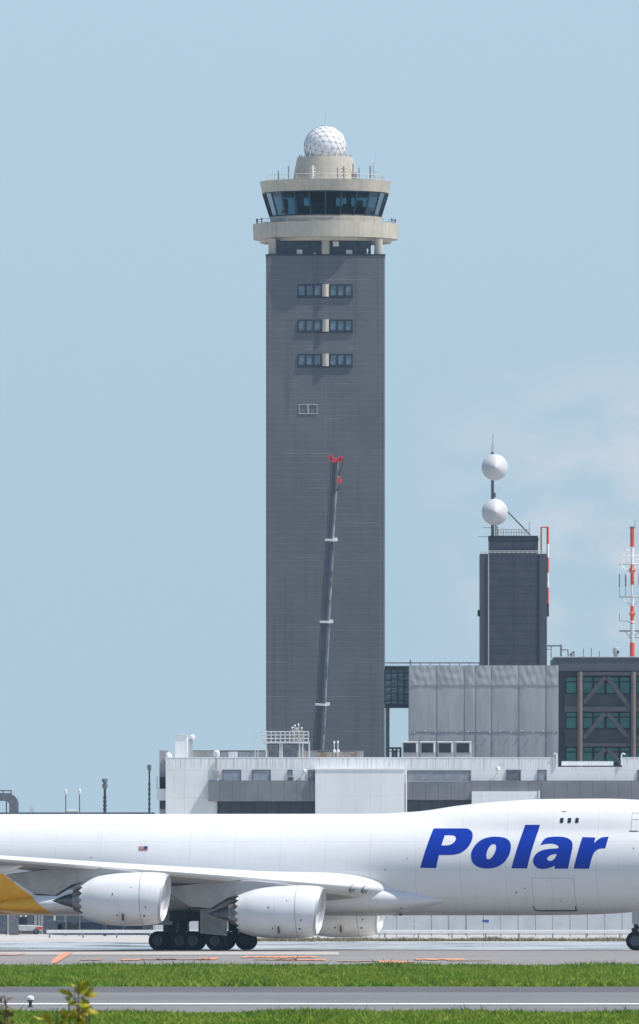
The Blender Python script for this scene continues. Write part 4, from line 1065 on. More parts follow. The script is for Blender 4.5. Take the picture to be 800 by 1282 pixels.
for a, b, y0, y1, m in ((278.5, 302, 963.6, 977, 'shutter_grey'), (315.6, 339, 963.6, 977, 'shutter_grey'), (360, 366.4, 963.6, 971, 'shutter_grey'), (360.4, 367.4, 972.8, 977, 'mid_metal'), (386, 394, 963.8, 977, 'shutter_grey'),
                        (509, 589.6, 964.4, 977.6, 'louvre_grey'), (633.6, 652.2, 963.6, 977.1, 'mid_metal'), (673, 684.4, 963.8, 977.1, 'shutter_grey'), (798, 812, 963.8, 977.1, 'mid_metal')):
    q = MB(); x0, x1, z0, z1, t = X(a, ND), X(b, ND), Z(y1, ND), Z(y0, ND), 0.10
    q.box(x0, x1, ND - 0.10, ND - 0.004, z1 - t, z1); q.box(x0, x0 + t, ND - 0.10, ND - 0.004, z0, z1 - t); q.box(x1 - t, x1, ND - 0.10, ND - 0.004, z0, z1 - t)
    fo = q.build('window', 'mid_metal', ter)
    q = MB(); q.box(x0 + t, x1 - t, ND - 0.05, ND - 0.003, z0, z1 - t); q.build('pane', m, fo)
# projecting white blocks
q = MB(); q.box(X(394.6, ND), X(506.4, ND), ND - 1.6, ND - 0.005, 0, Z(963.8, ND)); q.build('white_block', 'white_panel', ter)
q = MB(); q.box(X(394.2, ND), X(506.9, ND), ND - 1.66, ND - 0.004, Z(963.8, ND), Z(962.6, ND)); q.build('block_coping', 'white_metal', ter)
q = MB(); q.box(X(590.4, ND), X(672.6, ND), ND - 1.3, ND - 0.71, 0, Z(990.8, ND)); q.build('white_block', 'white_panel', ter)
for px in (506.9, 672.9):
    q = MB(); q.tube((X(px, ND) + 0.12, ND - 1.35, Z(1030, ND)), (X(px, ND) + 0.12, ND - 1.35, Z(964 if px < 600 else 990, ND)), 0.07, n=6); q.build('drain_pipe', 'white_metal', ter)
q = MB(); q.box(X(268, ND), X(274.5, ND), ND - 0.35, ND - 0.01, Z(972, ND), Z(964.5, ND)); q.tube((X(271, ND), ND - 0.15, Z(964, ND)), (X(271, ND), ND - 0.15, Z(949, ND)), 0.1, n=6); q.build('duct_box', 'concrete_grey', ter, bevel=0.03)
q = MB(); q.lathe([(0, 0.05), (0.1, 0.22), (0.35, 0.2), (0.42, 0.05)], (X(623.5, ND), ND - 0.4, Z(965.5, ND)), n=12); q.bar((X(620, ND), ND - 0.02, Z(972, ND)), (X(623.5, ND), ND - 0.4, Z(965, ND)), 0.05, 0.05); q.build('wall_lamp', 'white_metal', ter, smooth=40)
q = MB(); q.lathe([(0, 0.05), (0.1, 0.2), (0.3, 0.18), (0.36, 0.05)], (X(381, ND), ND - 0.3, Z(967.5, ND)), n=12); q.box(X(380.6, ND), X(381.4, ND), ND - 0.3, ND - 0.01, Z(967, ND), Z(966.4, ND)); q.build('wall_lamp', 'white_metal', ter, smooth=40)
# low penthouse walls at the back of the roof
RD = ND + 14
q = MB(); B(q, 241, 455, 940.2, 953, RD, RD + 6); q.build('penthouse', 'concrete_grey', ter)
q = MB(); B(q, 240.4, 455.6, 939.3, 940.2, RD - 0.3, RD + 6.2); q.build('penthouse_roof', 'mid_metal', ter)
for a, b, m in ((267, 274.5, 'white_panel'), (275, 285, 'louvre_grey'), (286, 298, 'white_panel'), (299, 331, 'louvre_grey'), (397, 446, 'rust_brown')):
    q = MB(); B(q, a, b, 941, 953, RD - 0.12, RD - 0.003); q.build('wall_panel', m, ter)

# things standing on the terminal's roof
def rooftop(a, b, y0, d0, dep, name, m, label, cat, bev=0.04):
    z0 = Z(960, ND); x0, x1 = X(a, d0), X(b, d0)
    q = MB(); q.box(x0, x1, d0, d0 + dep, z0, Z(y0, d0)); return single(q, name, m, label, cat, ((x0 + x1) / 2, d0 + dep / 2, z0), bevel=bev)
ZB = Z(960, ND)
o = thing('stair_housing', 'tall white boxy housing on the roof corner at the low end of the white building', 'rooftop housing', (X(227, ND + 4), ND + 5, ZB))
q = MB(); q.box(X(219, ND + 4), X(234.8, ND + 4), ND + 4, ND + 6.5, ZB, Z(920.5, ND + 4)); q.build('body', 'white_panel', o, bevel=0.03)
q = MB(); q.box(X(218.6, ND + 4), X(235.2, ND + 4), ND + 3.9, ND + 6.6, Z(920.5, ND + 4), Z(919.6, ND + 4)); q.build('lid', 'white_metal', o)
o = thing('roof_lamp', 'grey roof post with white ball lamp beside the tall white rooftop housing', 'lamp', (X(239, ND + 4), ND + 4.6, ZB))
q = MB(); q.box(X(236.8, ND + 4), X(241.2, ND + 4), ND + 4.4, ND + 4.9, ZB, Z(925.5, ND + 4)); q.build('post', 'concrete_grey', o)
q = MB(); q.lathe([(-0.25, 0.05), (-0.18, 0.22), (0, 0.3), (0.18, 0.22), (0.26, 0.03)], (X(240.6, ND + 4), ND + 4.6, Z(922.8, ND + 4)), n=14); q.build('lamp_globe', 'white_metal', o, smooth=50)
o = single(MB().lathe([(0, 0.15), (0.5, 0.15), (0.62, 0.34), (1.0, 0.38), (1.3, 0.25), (1.4, 0.03)], (X(210.6, ND + 3), ND + 3, Z(950.5, ND + 3) - 0.75), n=16), 'roof_vent', 'white_metal', 'small white mushroom roof vent on the corner of the white building', 'vent', (X(210.6, ND + 3), ND + 3, Z(950.5, ND + 3) - 0.75), smooth=40)
o = thing('water_tank', 'small white tank sitting on the roof edge above the grey duct box', 'tank', (X(271, ND + 0.2), ND + 0.25, Z(948, ND)))
q = MB(); q.lathe([(0, 0.22), (0.12, 0.3), (0.55, 0.30), (0.66, 0.2)], (X(271, ND + .2), ND + 0.25, Z(948, ND)), n=18); q.build('body', 'white_metal', o, smooth=40)
q = MB(); q.lathe([(0.66, 0.12), (0.72, 0.12)], (X(271, ND + .2), ND + 0.25, Z(948, ND)), n=12); q.build('lid', 'grey_metal', o)
# steel platform with railing
PD = ND + 5
pf = thing('steel_platform', 'pale steel roof platform with railing and dark cabinets below its deck', 'platform', (X(360, PD), PD, ZB))
q = MB()
for px in (333.5, 350.5, 353, 375, 379, 387):
    for dd in (0, 2.6): q.tube((X(px, PD), PD + dd, ZB), (X(px, PD), PD + dd, Z(929, PD)), 0.06, n=6)
q.build('leg_frame', 'pale_metal', pf)
q = MB(); B(q, 326.5, 388.2, 928.3, 930.4, PD - 0.1, PD + 2.8); q.build('deck', 'pale_metal', pf)
q = MB()
for px in np.linspace(327.5, 386, 11):
    for dd in (0, 2.6): q.tube((X(px, PD), PD + dd, Z(928.4, PD)), (X(px, PD), PD + dd, Z(915.8, PD)), 0.05, n=5)
for y in (916, 920, 924.4):
    for dd in (0, 2.6): q.tube((X(327.5, PD), PD + dd, Z(y, PD)), (X(386, PD), PD + dd, Z(y, PD)), 0.045, n=5)
for px in (327.5, 386):
    for y in (916, 920, 924.4): q.tube((X(px, PD), PD, Z(y, PD)), (X(px, PD), PD + 2.6, Z(y, PD)), 0.045, n=5)
q.tube((X(319, PD), PD, Z(917, PD)), (X(327.5, PD), PD, Z(917, PD)), 0.04, n=5)
for px in (319.5, 323): q.tube((X(px, PD), PD, ZB), (X(px, PD), PD, Z(917, PD)), 0.04, n=5)
q.build('railing', 'pale_metal', pf)
for a, b, y0 in ((336, 349, 932), (354.5, 372.5, 931.8)):
    q = MB(); B(q, a, b, y0, 955, PD + 0.5, PD + 2.2); q.build('cabinet', 'mid_metal', pf, bevel=0.04)
q = MB(); B(q, 376, 382, 936, 955, PD + 0.6, PD + 1.6); q.build('pump_unit', 'rust_brown', pf, bevel=0.05)
ac = thing('antenna_cluster', 'rusty cluster of short antennas standing on the steel roof platform', 'antenna', (X(371, PD), PD + 1.2, Z(928.3, PD)))
q = MB(); q.box(X(365, PD), X(378.5, PD), PD + 0.9, PD + 1.5, Z(928.2, PD), Z(914.5, PD)); q.build('base_cabinet', 'rust_brown', ac, bevel=0.05)
for px, y in ((366, 911), (369, 908.5), (373.6, 907), (377.5, 911.5), (371.3, 912)):
    q = MB(); q.tube((X(px, PD), PD + 1.2, Z(914.5, PD)), (X(px, PD), PD + 1.2, Z(y, PD)), 0.06, n=6); q.lathe([(-0.12, 0.03), (0, 0.11), (0.12, 0.03)], (X(px, PD), PD + 1.2, Z(y, PD)), n=8); q.build('antenna', 'pale_metal', ac)
# pair of roof lamps
for px, y, lab in ((418.4, 929.5, 'shorter thin roof lamp post with white head to the right of the steel platform'), (423, 929, 'thin roof lamp post with white head nearest the tower foot edge')):
    lab = {418.4: 'thin white headed roof lamp of the close pair, nearer the crane boom', 423: 'thin white headed roof lamp of the close pair, farther from the crane boom'}[px]
    o = thing('roof_light', lab, 'lamp', (X(px, PD), PD, ZB), group='pair of thin roof lamps')
    q = MB(); q.tube((X(px, PD), PD, ZB), (X(px, PD), PD, Z(y + 1, PD)), 0.045, n=6); q.build('pole', 'pale_metal', o)
    q = MB(); q.lathe([(-0.14, 0.02), (-0.07, 0.09), (0.07, 0.09), (0.14, 0.02)], (X(px, PD), PD, Z(y, PD)), n=10); q.build('lamp_head', 'white_metal', o)
    q = MB(); q.lathe([(-0.15, 0.05), (-0.06, 0.15), (0.08, 0.14), (0.15, 0.03)], (X(px + 0.3, PD), PD, Z(940, PD)), n=10); q.build('lower_lamp', 'white_metal', o)
# dark pipe frame
o = thing('pipe_frame', 'dark steel pipe frame on the roof between the tower and the air conditioners', 'frame', (X(494, ND + 4), ND + 4, ZB))
q = MB()
for px in (486.4, 491.5, 496.5, 501.4):
    for dd in (0, 1.5): q.bar((X(px, ND + 4), ND + 4 + dd, ZB), (X(px, ND + 4), ND + 4 + dd, Z(936.5, ND + 4)), 0.14, 0.14)
q.build('leg_frame', 'dark_metal', o)
q = MB(); B(q, 485.4, 502.6, 935.4, 937.6, ND + 3.9, ND + 5.6); B(q, 486, 502, 940.5, 941.5, ND + 3.95, ND + 4.05); q.build('top_beam', 'dark_metal', o)
q = MB(); B(q, 492, 497, 939, 953, ND + 4.3, ND + 5.2); q.build('cabinet', 'shutter_grey', o)
# air conditioners
acl = ['white air conditioner with dark grille, first in its row beside the dark pipe frame', 'white air conditioner with dark grille, second in its row from the dark pipe frame',
       'white air conditioner with dark grille, third in its row from the dark pipe frame', 'white air conditioner with dark grille, last in its row from the dark pipe frame']
for i, (a, b) in enumerate(((504.2, 523.4), (526.4, 545.2), (548.2, 567.4), (570.4, 590.2))):
    d0 = ND + 2.5; x0, x1 = X(a, d0), X(b, d0)
    o = thing('air_conditioner', acl[i], 'air conditioner', ((x0 + x1) / 2, d0 + 0.7, ZB), group='air conditioners in a row on the white roof')
    q = MB(); q.box(x0, x1, d0, d0 + 1.5, ZB, Z(928.6, d0)); q.build('casing', 'concrete_grey', o, bevel=0.04)
    q = MB(); q.box(x0 - 0.03, x1 + 0.03, d0 - 0.05, d0 + 1.55, Z(929.6, d0), Z(928.2, d0)); q.build('top_cover', 'white_metal', o, bevel=0.02)
    q = MB(); q.box(x0 + 0.10, x1 - 0.22, d0 - 0.04, d0 - 0.003, Z(942.2, d0), Z(930.6, d0)); fo = q.build('grille', 'dark_metal', o)
    q = MB()
    for j in range(7):
        zz = Z(942.2, d0) + (j + 0.5) * 0.125; q.box(x0 + 0.14, x1 - 0.26, d0 - 0.07, d0 - 0.041, zz, zz + 0.03)
    q.build('slat', 'frame_dark', fo)
    q = MB(); q.box(x1 - 0.17, x1 - 0.05, d0 - 0.05, d0 - 0.003, Z(942, d0), Z(930.4, d0)); q.build('corner_trim', 'white_metal', o)

# ------------------------------------------------------------------ scaffolded building behind sheeting
SD = 1335.0
sc_ = thing('scaffolded_building', 'square building wrapped in grey scaffold sheeting behind the white roof', 'building', (X(606, SD), SD + 10, 0))
x0, x1, zt_ = X(513, SD), X(699.2, SD), Z(833, SD)
q = MB(); q.box(x0 + 0.25, x1 - 0.25, SD + 0.5, SD + 20, 0, zt_ - 0.1); q.build('wall', 'concrete_grey', sc_)
nx, nz = 180, 90
vs = []; seams = [0, 34.5 / 186, 69 / 186, 83 / 186, 103 / 186, 137 / 186, 171 / 186, 1]
zb = Z(1000, SD); zm = Z(858, SD)
for j in range(nz + 1):
    z = zb + (zt_ - zb) * j / nz
    for i in range(nx + 1):
        u = i / nx; x = x0 + (x1 - x0) * u
        kx = next(a for a in range(7) if u <= seams[a + 1] + 1e-9); t = (u - seams[kx]) / (seams[kx + 1] - seams[kx])
        bul = math.sin(PI * t)
        if z > zm:
            v_ = (z - zm) / (zt_ - zm)
            off = 0.05 * bul + 0.016 * math.sin(v_ * (11 + 3 * math.sin(kx * 2.3)) + (3 + 2 * math.sin(kx * 4.1)) * bul + kx * 1.7 + 0.8 * math.sin(x * 1.9)) * (0.35 + bul) * math.sin(PI * v_) + 0.012 * math.sin(x * 9 + z * 3)
        else:
            off = 0.03 * bul + 0.006 * math.sin(x * 4.1 + 1.4 * math.sin(z * 0.5 + kx)) + 0.003 * math.sin(x * 7 + z * 0.8 + kx)
        vs.append((x, SD - off, z))
fs = [(j * (nx + 1) + i, j * (nx + 1) + i + 1, (j + 1) * (nx + 1) + i + 1, (j + 1) * (nx + 1) + i) for j in range(nz) for i in range(nx)]
q = MB(); q.add(vs, fs); q.add([(x0, SD, zb), (x0, SD + 19, zb), (x0, SD + 19, zt_), (x0, SD, zt_), (x1, SD, zb), (x1, SD + 19, zb), (x1, SD + 19, zt_), (x1, SD, zt_)], [(0, 1, 2, 3), (4, 5, 6, 7), (3, 2, 6, 7)])
q.build('sheeting', 'scaffold_sheet', sc_, smooth=60)
q = MB()
for s_ in seams[1:-1]: q.tube((x0 + (x1 - x0) * s_, SD - 0.03, zb), (x0 + (x1 - x0) * s_, SD - 0.015, zt_), 0.03, n=5)
for y in (858, 916): q.tube((x0, SD - 0.05, Z(y, SD)), (x1, SD - 0.05, Z(y, SD)), 0.03, n=5)
q.build('sheet_seam', 'sheet_seam', sc_)
q = MB()
for s_ in np.linspace(0.03, 0.97, 14): q.lathe([(-0.05, 0.02), (0, 0.09), (0.05, 0.02)], (x0 + (x1 - x0) * s_, SD - 0.2, Z(916 + 1.2 * math.sin(s_ * 40), SD)), n=6)
q.build('tie_knot', 'pale_metal', sc_)
q = MB(); q.tube((X(482, SD), SD + 1.2, Z(829.6, SD)), (X(601, SD), SD + 1.2, Z(829.6, SD)), 0.07, n=5)
for px in np.linspace(514, 600, 8): q.tube((X(px, SD), SD + 1.2, zt_), (X(px, SD), SD + 1.2, Z(829.6, SD)), 0.04, n=5)
q.tube((X(514, SD), SD + 1.0, zt_), (X(514, SD), SD + 1.0, Z(826, SD)), 0.08, n=6)
q.build('roof_rail', 'mid_metal', sc_)

# enclosed bridge between tower and scaffolded building
BD = 1352.0
br = thing('enclosed_bridge', 'dark latticed glass bridge joining the control tower to the sheeted building', 'bridge', (X(497, BD), BD, Z(886, BD)))
x0, x1 = X(481.6, BD), X(514, BD); z0, z1 = Z(886, BD), Z(834, BD)
q = MB(); q.box(x0, x1, BD, BD + 3.5, z0 + 0.2, z1 - 0.2); q.build('glazing', 'bridge_glass', br)
q = MB(); q.box(x0, x1, BD - 0.15, BD + 3.7, z0, z0 + 0.35); q.box(x0, x1, BD - 0.15, BD + 3.7, z1 - 0.35, z1)
for zz in np.linspace(z0, z1, 7)[1:-1]: q.box(x0, x1, BD - 0.08, BD - 0.002, zz - 0.05, zz + 0.05)
for xx in np.linspace(x0, x1, 5): q.box(xx - 0.06, xx + 0.06, BD - 0.10, BD - 0.001, z0 + 0.35, z1 - 0.35)
q.build('frame', 'frame_dark', br)
q = MB(); q.box(x0, x1, BD - 0.3, BD + 3.9, z1, z1 + 0.08); q.build('roof', 'pale_metal', br)
q = MB()
for i, zz in enumerate(np.linspace(z0 + 0.4, z1 - 0.4, 6)[:-1]): q.bar((x0 + 0.2, BD + 0.0 - 0.03, zz + 0.1), (x1 - 0.2, BD - 0.03, zz + 0.55 * (1 if i % 2 else 0.7)), 0.05, 0.08)
q.build('brace', 'shutter_grey', br)
# supporting pier towards the ground at the tower side
q = MB(); q.box(x0 + 0.1, x0 + 0.5, BD + 2.2, BD + 3.2, 0, z0); q.build('bridge_pier', 'mid_metal', br)

# ------------------------------------------------------------------ office building with braces
OD = 1342.0
ob = thing('office_building', 'dark office building with green glass and brown diagonal steel braces', 'building', (X(770, OD), OD + 8, 0))
q = MB(); q.box(X(699.5, OD + 1), X(905, OD + 1), OD + 1.0, OD + 24, 0, Z(840, OD)); q.build('wall', 'facade_dark', ob)
q = MB(); q.box(X(694, OD), X(905, OD), OD, OD + 24, Z(840, OD), Z(823, OD)); q.build('roof_fascia', 'fascia_dark', ob)
q = MB(); q.box(X(693.6, OD), X(905, OD), OD - 0.1, OD + 24, Z(823, OD), Z(821.9, OD)); q.build('roof_edge', 'pale_metal', ob)
for y0, y1 in ((869, 891), (913, 935)):
    q = MB(); q.box(X(707, OD), X(905, OD), OD + 0.6, OD + 0.998, Z(y1, OD), Z(y0, OD)); q.build('spandrel', 'fascia_dark', ob)
wx = [(708.5, 722), (729.5, 742.3), (743.3, 757.5), (759, 775), (776, 789), (797, 812), (814, 830), (832, 850), (852, 870)]
for y0, y1 in ((847.4, 868.4), (891.6, 911.8), (935.4, 956)):
    for a, b in wx:
        q = MB(); x0, x1, z0, z1 = X(a, OD), X(b, OD), Z(y1, OD), Z(y0, OD); t = 0.06
        for bx in ((x0, x1, z0, z0 + t), (x0, x1, z1 - t, z1), (x0, x0 + t, z0 + t, z1 - t), (x1 - t, x1, z0 + t, z1 - t), (x0 + t, x1 - t, z1 - 0.55, z1 - 0.42)): q.box(bx[0], bx[1], OD + 0.82, OD + 0.994, bx[2], bx[3])
        fo = q.build('window', 'frame_dark', ob)
        q = MB(); q.box(x0 + 0.01, x1 - 0.01, OD + 0.90, OD + 0.992, z0 + 0.01, z1 - 0.01); q.build('pane', 'teal_glass', fo)
for px in (726, 793, 860):
    q = MB(); q.tube((X(px, OD - 0.6), OD - 0.6, 0), (X(px, OD - 0.6), OD - 0.6, Z(841, OD)), 0.26, n=16); q.build('column', 'brown_steel', ob, smooth=40)
def OP(px, py): return (X(px, OD - 0.5), OD - 0.45, Z(py, OD - 0.5))
for (a, b) in (((757.5, 848), (731, 880)), ((760.5, 848), (788, 885)), ((757.5, 893), (731, 924)), ((760.5, 893), (788, 925)), ((757.5, 937), (731, 968)), ((760.5, 937), (788, 968)),
               ((824, 848), (798, 882)), ((828, 848), (855, 882)), ((824, 893), (798, 926)), ((828, 893), (855, 926))):
    q = MB(); q.bar(OP(*a), OP(*b), 0.42, 0.42, (0, 1, 0)); q.build('brace', 'brace_steel', ob)
for y in (843.5, 887.5, 932.5):
    q = MB(); q.box(X(729.5, OD), X(789.5, OD), OD - 0.65, OD - 0.3, Z(y + 2, OD), Z(y - 2, OD)); q.box(X(796.5, OD), X(857, OD), OD - 0.65, OD - 0.3, Z(y + 2, OD), Z(y - 2, OD)); q.build('cross_beam', 'brace_steel', ob)
q = MB(); q.box(X(703, OD - 0.3), X(768.5, OD - 0.3), OD - 1.2, OD - 1.0, 0, 2.0); q.build('plinth', 'fascia_dark', ob)
ZO = Z(822, OD)
o = thing('roof_pipework', 'thin pale pipe frame on the roof where dark tower meets the office building', 'pipework', (X(700, OD + 4), OD + 4, ZO))
q = MB(); d_ = OD + 4
def R_(px, py): return (X(px, d_), d_, Z(py, d_))
q.path([R_(685, 808.5), R_(702.5, 808.5)], 0.08, 6); q.path([R_(702.5, 807), R_(702.5, 824)], 0.10, 6); q.path([R_(690, 809), R_(690, 824)], 0.05, 6)
q.path([R_(703, 813.6), R_(711, 813.6), R_(711.4, 824)], 0.06, 6); q.path([R_(713, 820), R_(718.5, 815.5), R_(719, 824)], 0.07, 6); q.path([R_(685, 813), R_(689, 813)], 0.04, 6)
q.build('pipe', 'mid_metal', o)
q = MB(); q.box(X(714, d_), X(717, d_), d_ - 0.3, d_ + 0.3, ZO, Z(819, d_)); q.build('valve_box', 'mid_metal', o)
for px, y0, lab in ((730.5, 812, 'thin roof rod on the office building, nearest the pipe frame'), (740.3, 811, 'thin roof rod on the office building, next one over from the pipe frame'), (750.5, 815.5, 'shortest thin roof rod on the office building, beside the round vent')):
    d_ = OD + 3; single(MB().tube((X(px, d_), d_, ZO - 0.1), (X(px, d_), d_, Z(y0, d_)), 0.04, n=5).tube((X(px, d_), d_, ZO - 0.1), (X(px, d_), d_, ZO + 0.1), 0.1, n=8), 'lightning_rod', 'mid_metal', lab, 'lightning rod', (X(px, d_), d_, ZO - 0.1), group='thin rods on the office roof')
d_ = OD + 3
o = thing('roof_vent', 'round grey vent cowl on the office roof beside the striped mast', 'vent', (X(771, d_), d_, ZO))
q = MB(); q.lathe([(0, 0.22), (0.35, 0.22), (0.36, 0.3), (0.9, 0.3), (1.0, 0.2)], (X(771, d_), d_, ZO), n=18); q.build('cowl', 'concrete_grey', o, smooth=40)
q = MB(); q.box(X(772.5, d_), X(775, d_), d_ - 0.35, d_ - 0.1, Z(818, d_), Z(814.6, d_)); q.build('outlet', 'dark_metal', o)

# striped radio mast on the office roof
MD = OD + 5
mast = thing('radio_mast', 'red and white striped tubular radio mast standing on the dark office roof', 'radio mast', (X(791.5, MD), MD, ZO))
mx = X(791.5, MD)
SEG = [(660.6, 684.5, 'red_paint', .21), (684.5, 706.8, 'white_metal', .16), (706.8, 732, 'red_paint', .18), (732, 758.6, 'white_metal', .17), (758.6, 777.3, 'red_paint', .19), (777.3, 779.5, 'white_metal', .19), (779.5, 781, 'red_paint', .19), (781, 804.6, 'pale_metal', .21), (804.6, 822.4, 'red_paint', .25)]
for y0, y1, m, r in SEG:
    q = MB(); q.tube((mx, MD, Z(y1, MD)), (mx, MD, Z(y0, MD)), r, n=16); q.build('pole_segment', m, mast, smooth=40)
for yc in (713.5, 768.8):
    q = MB(); q.lathe([(-0.28, 0.17), (0, 0.34), (0.28, 0.17)], (mx, MD, Z(yc, MD)), n=16); q.build('joint_collar', 'red_paint', mast, smooth=20)
q = MB(); q.lathe([(0, 0.27), (0.12, 0.27)], (mx, MD, Z(660.8, MD)), n=16); q.tube((mx + 0.28, MD, Z(661, MD)), (mx + 0.28, MD, Z(649, MD)), 0.025, n=4); q.build('mast_cap', 'mid_metal', mast)
def disc_platform(yp, r, m, name):
    q = MB(); zp = Z(yp, MD); n = 12; ps = [Vector((mx + r * math.cos(2 * PI * i / n), MD + r * math.sin(2 * PI * i / n), zp)) for i in range(n)]
    for i in range(n):
        q.tube(ps[i - 1], ps[i], 0.05, n=4)
        if i % 2 == 0: q.tube(ps[i], (mx, MD, zp), 0.03, n=4)
        if i % 3 == 0: q.tube(ps[i], (mx, MD, zp - 0.95), 0.035, n=4)
    q.build(name, m, mast)
    return ps
ps = disc_platform(706.5, 1.28, 'pale_metal', 'platform')
q = MB()
for i, p in enumerate(ps):
    q.tube(p, p + Vector((0, 0, 0.9)), 0.025, n=4)
    for h in (0.45, 0.9): q.tube(ps[i - 1] + Vector((0, 0, h)), p + Vector((0, 0, h)), 0.022, n=4)
q.build('railing', 'white_metal', mast)
disc_platform(747.2, 1.28, 'grey_metal', 'antenna_bracket')
q = MB(); q.tube((mx - 0.6, MD - 0.3, Z(706, MD)), (mx - 0.45, MD - 0.3, Z(690, MD)), 0.05, n=5); q.lathe([(-.12, .02), (0, .13), (.12, .02)], (mx - 0.45, MD - 0.3, Z(689.5, MD)), n=8); q.build('mast_light', 'white_metal', mast)
for ax, y0, y1, r, m in ((-1.28, 719, 735, .06, 'mid_metal'), (-0.66, 719, 734, .08, 'mid_metal'), (0.72, 718, 733, .12, 'shutter_grey'), (1.2, 719, 735, .06, 'mid_metal')):
    q = MB(); q.tube((mx + ax, MD - 0.2, Z(y1, MD)), (mx + ax, MD - 0.2, Z(y0, MD)), r, n=8); q.tube((mx + ax, MD - 0.2, Z(747, MD)), (mx + ax, MD - 0.2, Z(y1, MD)), 0.025, n=4); q.build('panel_antenna', m, mast)
q = MB(); q.bar((mx - 1.3, MD, Z(790, MD)), (mx + 1.4, MD, Z(790, MD)), 0.12, 0.14); q.bar((mx - 0.35, MD, Z(798.6, MD)), (mx + 1.2, MD, Z(798.6, MD)), 0.1, 0.08)
for sgn in (-1, 1): q.tube((mx + sgn * 0.8, MD, Z(790, MD)), (mx, MD, Z(799, MD)), 0.035, n=4)
q.build('cross_arm', 'mid_metal', mast)
q = MB(); q.path([(mx - 1.28, MD, Z(768, MD)), (mx - 1.28, MD, Z(777.4, MD)), (mx - 0.5, MD, Z(777.6, MD)), (mx, MD, Z(781, MD))], 0.03, 4); q.build('dipole_antenna', 'mid_metal', mast)

# ------------------------------------------------------------------ dark communications tower
DD = 1440.0; dx = X(642.6, DD)
ct = thing('communications_tower', 'dark square tower carrying two white round dishes and a red white striped pole', 'communications tower', (dx, DD, 0))
x0, x1, DFc = X(601, DD), X(684.6, DD), DD - 3.5
q = MB(); q.box(X(612.5, DFc), X(675.5, DFc), DFc + 0.12, DD + 3.5, 0, Z(693.5, DFc)); q.build('shaft', 'dark_cladding', ct)
for a, b in ((601, 612.5), (675.5, 684.8)):
    q = MB(); q.box(X(a, DFc), X(b, DFc), DFc, DD + 3.4, 0, Z(693.3, DFc)); q.build('corner_pilaster', 'dark_pilaster', ct)
q = MB(); q.box(X(613.4, DFc), X(672.8, DFc), DFc + 0.8, DD + 2.4, Z(693.5, DFc) - 0.1, Z(671.4, DFc)); q.build('upper_storey', 'dark_cladding', ct)
q = MB(); q.box(X(611.6, DFc), X(673.8, DFc), DFc + 0.7, DD + 2.5, Z(671.4, DFc), Z(670.4, DFc)); q.build('upper_coping', 'dark_metal', ct)
q = MB(); q.tube((X(611.6, DFc), DFc - 0.1, 0), (X(611.6, DFc), DFc - 0.1, Z(694, DFc)), 0.05, n=5); q.build('cable_duct', 'pale_metal', ct)
q = MB()
zz = Z(693.3, DFc)
for px in np.linspace(602, 684, 15):
    q.tube((X(px, DFc), DFc + 0.2, zz), (X(px, DFc), DFc + 0.2, Z(689.6, DFc)), 0.03, n=4)
for y in (689.8, 691.6): q.tube((X(602, DFc), DFc + 0.2, Z(y, DFc)), (X(684, DFc), DFc + 0.2, Z(y, DFc)), 0.03, n=4)
q.build('lower_railing', 'pale_metal', ct)
q = MB()
for px in np.linspace(621, 663, 14): q.tube((X(px, DFc), DFc + 1.2, Z(670.4, DFc)), (X(px, DFc), DFc + 1.2, Z(661.2 + random.random() * 1.5, DFc)), 0.04, n=4)
for y in (662.2, 666): q.tube((X(621, DFc), DFc + 1.2, Z(y, DFc)), (X(663, DFc), DFc + 1.2, Z(y, DFc)), 0.035, n=4)
q.build('upper_railing', 'grey_metal', ct)
q = MB(); q.tube((X(663, DFc), DFc + 1.2, Z(670.4, DFc)), (X(663, DFc), DFc + 1.2, Z(652, DFc)), 0.025, n=4); q.build('whip_antenna', 'mid_metal', ct)
md = DFc + 2.2
q = MB(); q.tube((X(616.6, md), md, Z(671, md)), (X(616.6, md), md, Z(566, md)), 0.17, n=10); q.box(X(618, md), X(620.6, md), md - 0.2, md + 0.1, Z(623, md), Z(617, md)); q.build('dish_mast', 'mid_metal', ct, smooth=40)
q = MB(); q.tube((X(617.2, md), md, Z(570, md)), (X(617.2, md), md, Z(543, md)), 0.03, n=5); q.tube((X(615.2, md), md, Z(570, md)), (X(615.2, md), md, Z(556, md)), 0.025, n=4); q.build('lightning_rod', 'mid_metal', ct)
for yc in (585.4, 641.4):
    q = MB(); axis = Vector((0.10, -1, -0.02)).normalized()
    q.lathe([(-0.55, 0.5), (-0.50, 1.0), (-0.25, 1.33), (0.0, 1.41), (0.14, 1.37), (0.30, 1.15), (0.62, 0.62), (0.86, 0.22), (0.93, 0.0)], (X(619.2, md), md - 0.8, Z(yc, md)), axis, 48, caps=True)
    q.build('dish_radome', 'dish_skin', ct, smooth=24)
q = MB(); q.tube((X(634, md), md - 0.3, Z(639, md)), (X(664, md), md - 0.3, Z(670, md)), 0.085, n=6); q.build('stay', 'mid_metal', ct)
q = MB()
for y in (660.5, 672): q.tube((X(604 if y < 665 else 598, md), md, Z(y, md)), (X(616, md), md, Z(y, md)), 0.025, n=4)
q.tube((X(620.5, md), md - 0.3, Z(670.5, md)), (X(620.5, md), md - 0.3, Z(656, md)), 0.09, n=6); q.tube((X(622.6, md), md - 0.3, Z(670.5, md)), (X(622.6, md), md - 0.3, Z(659, md)), 0.07, n=6)
q.build('yagi_antenna', 'rust_brown', ct)
pd_ = DFc + 1.5
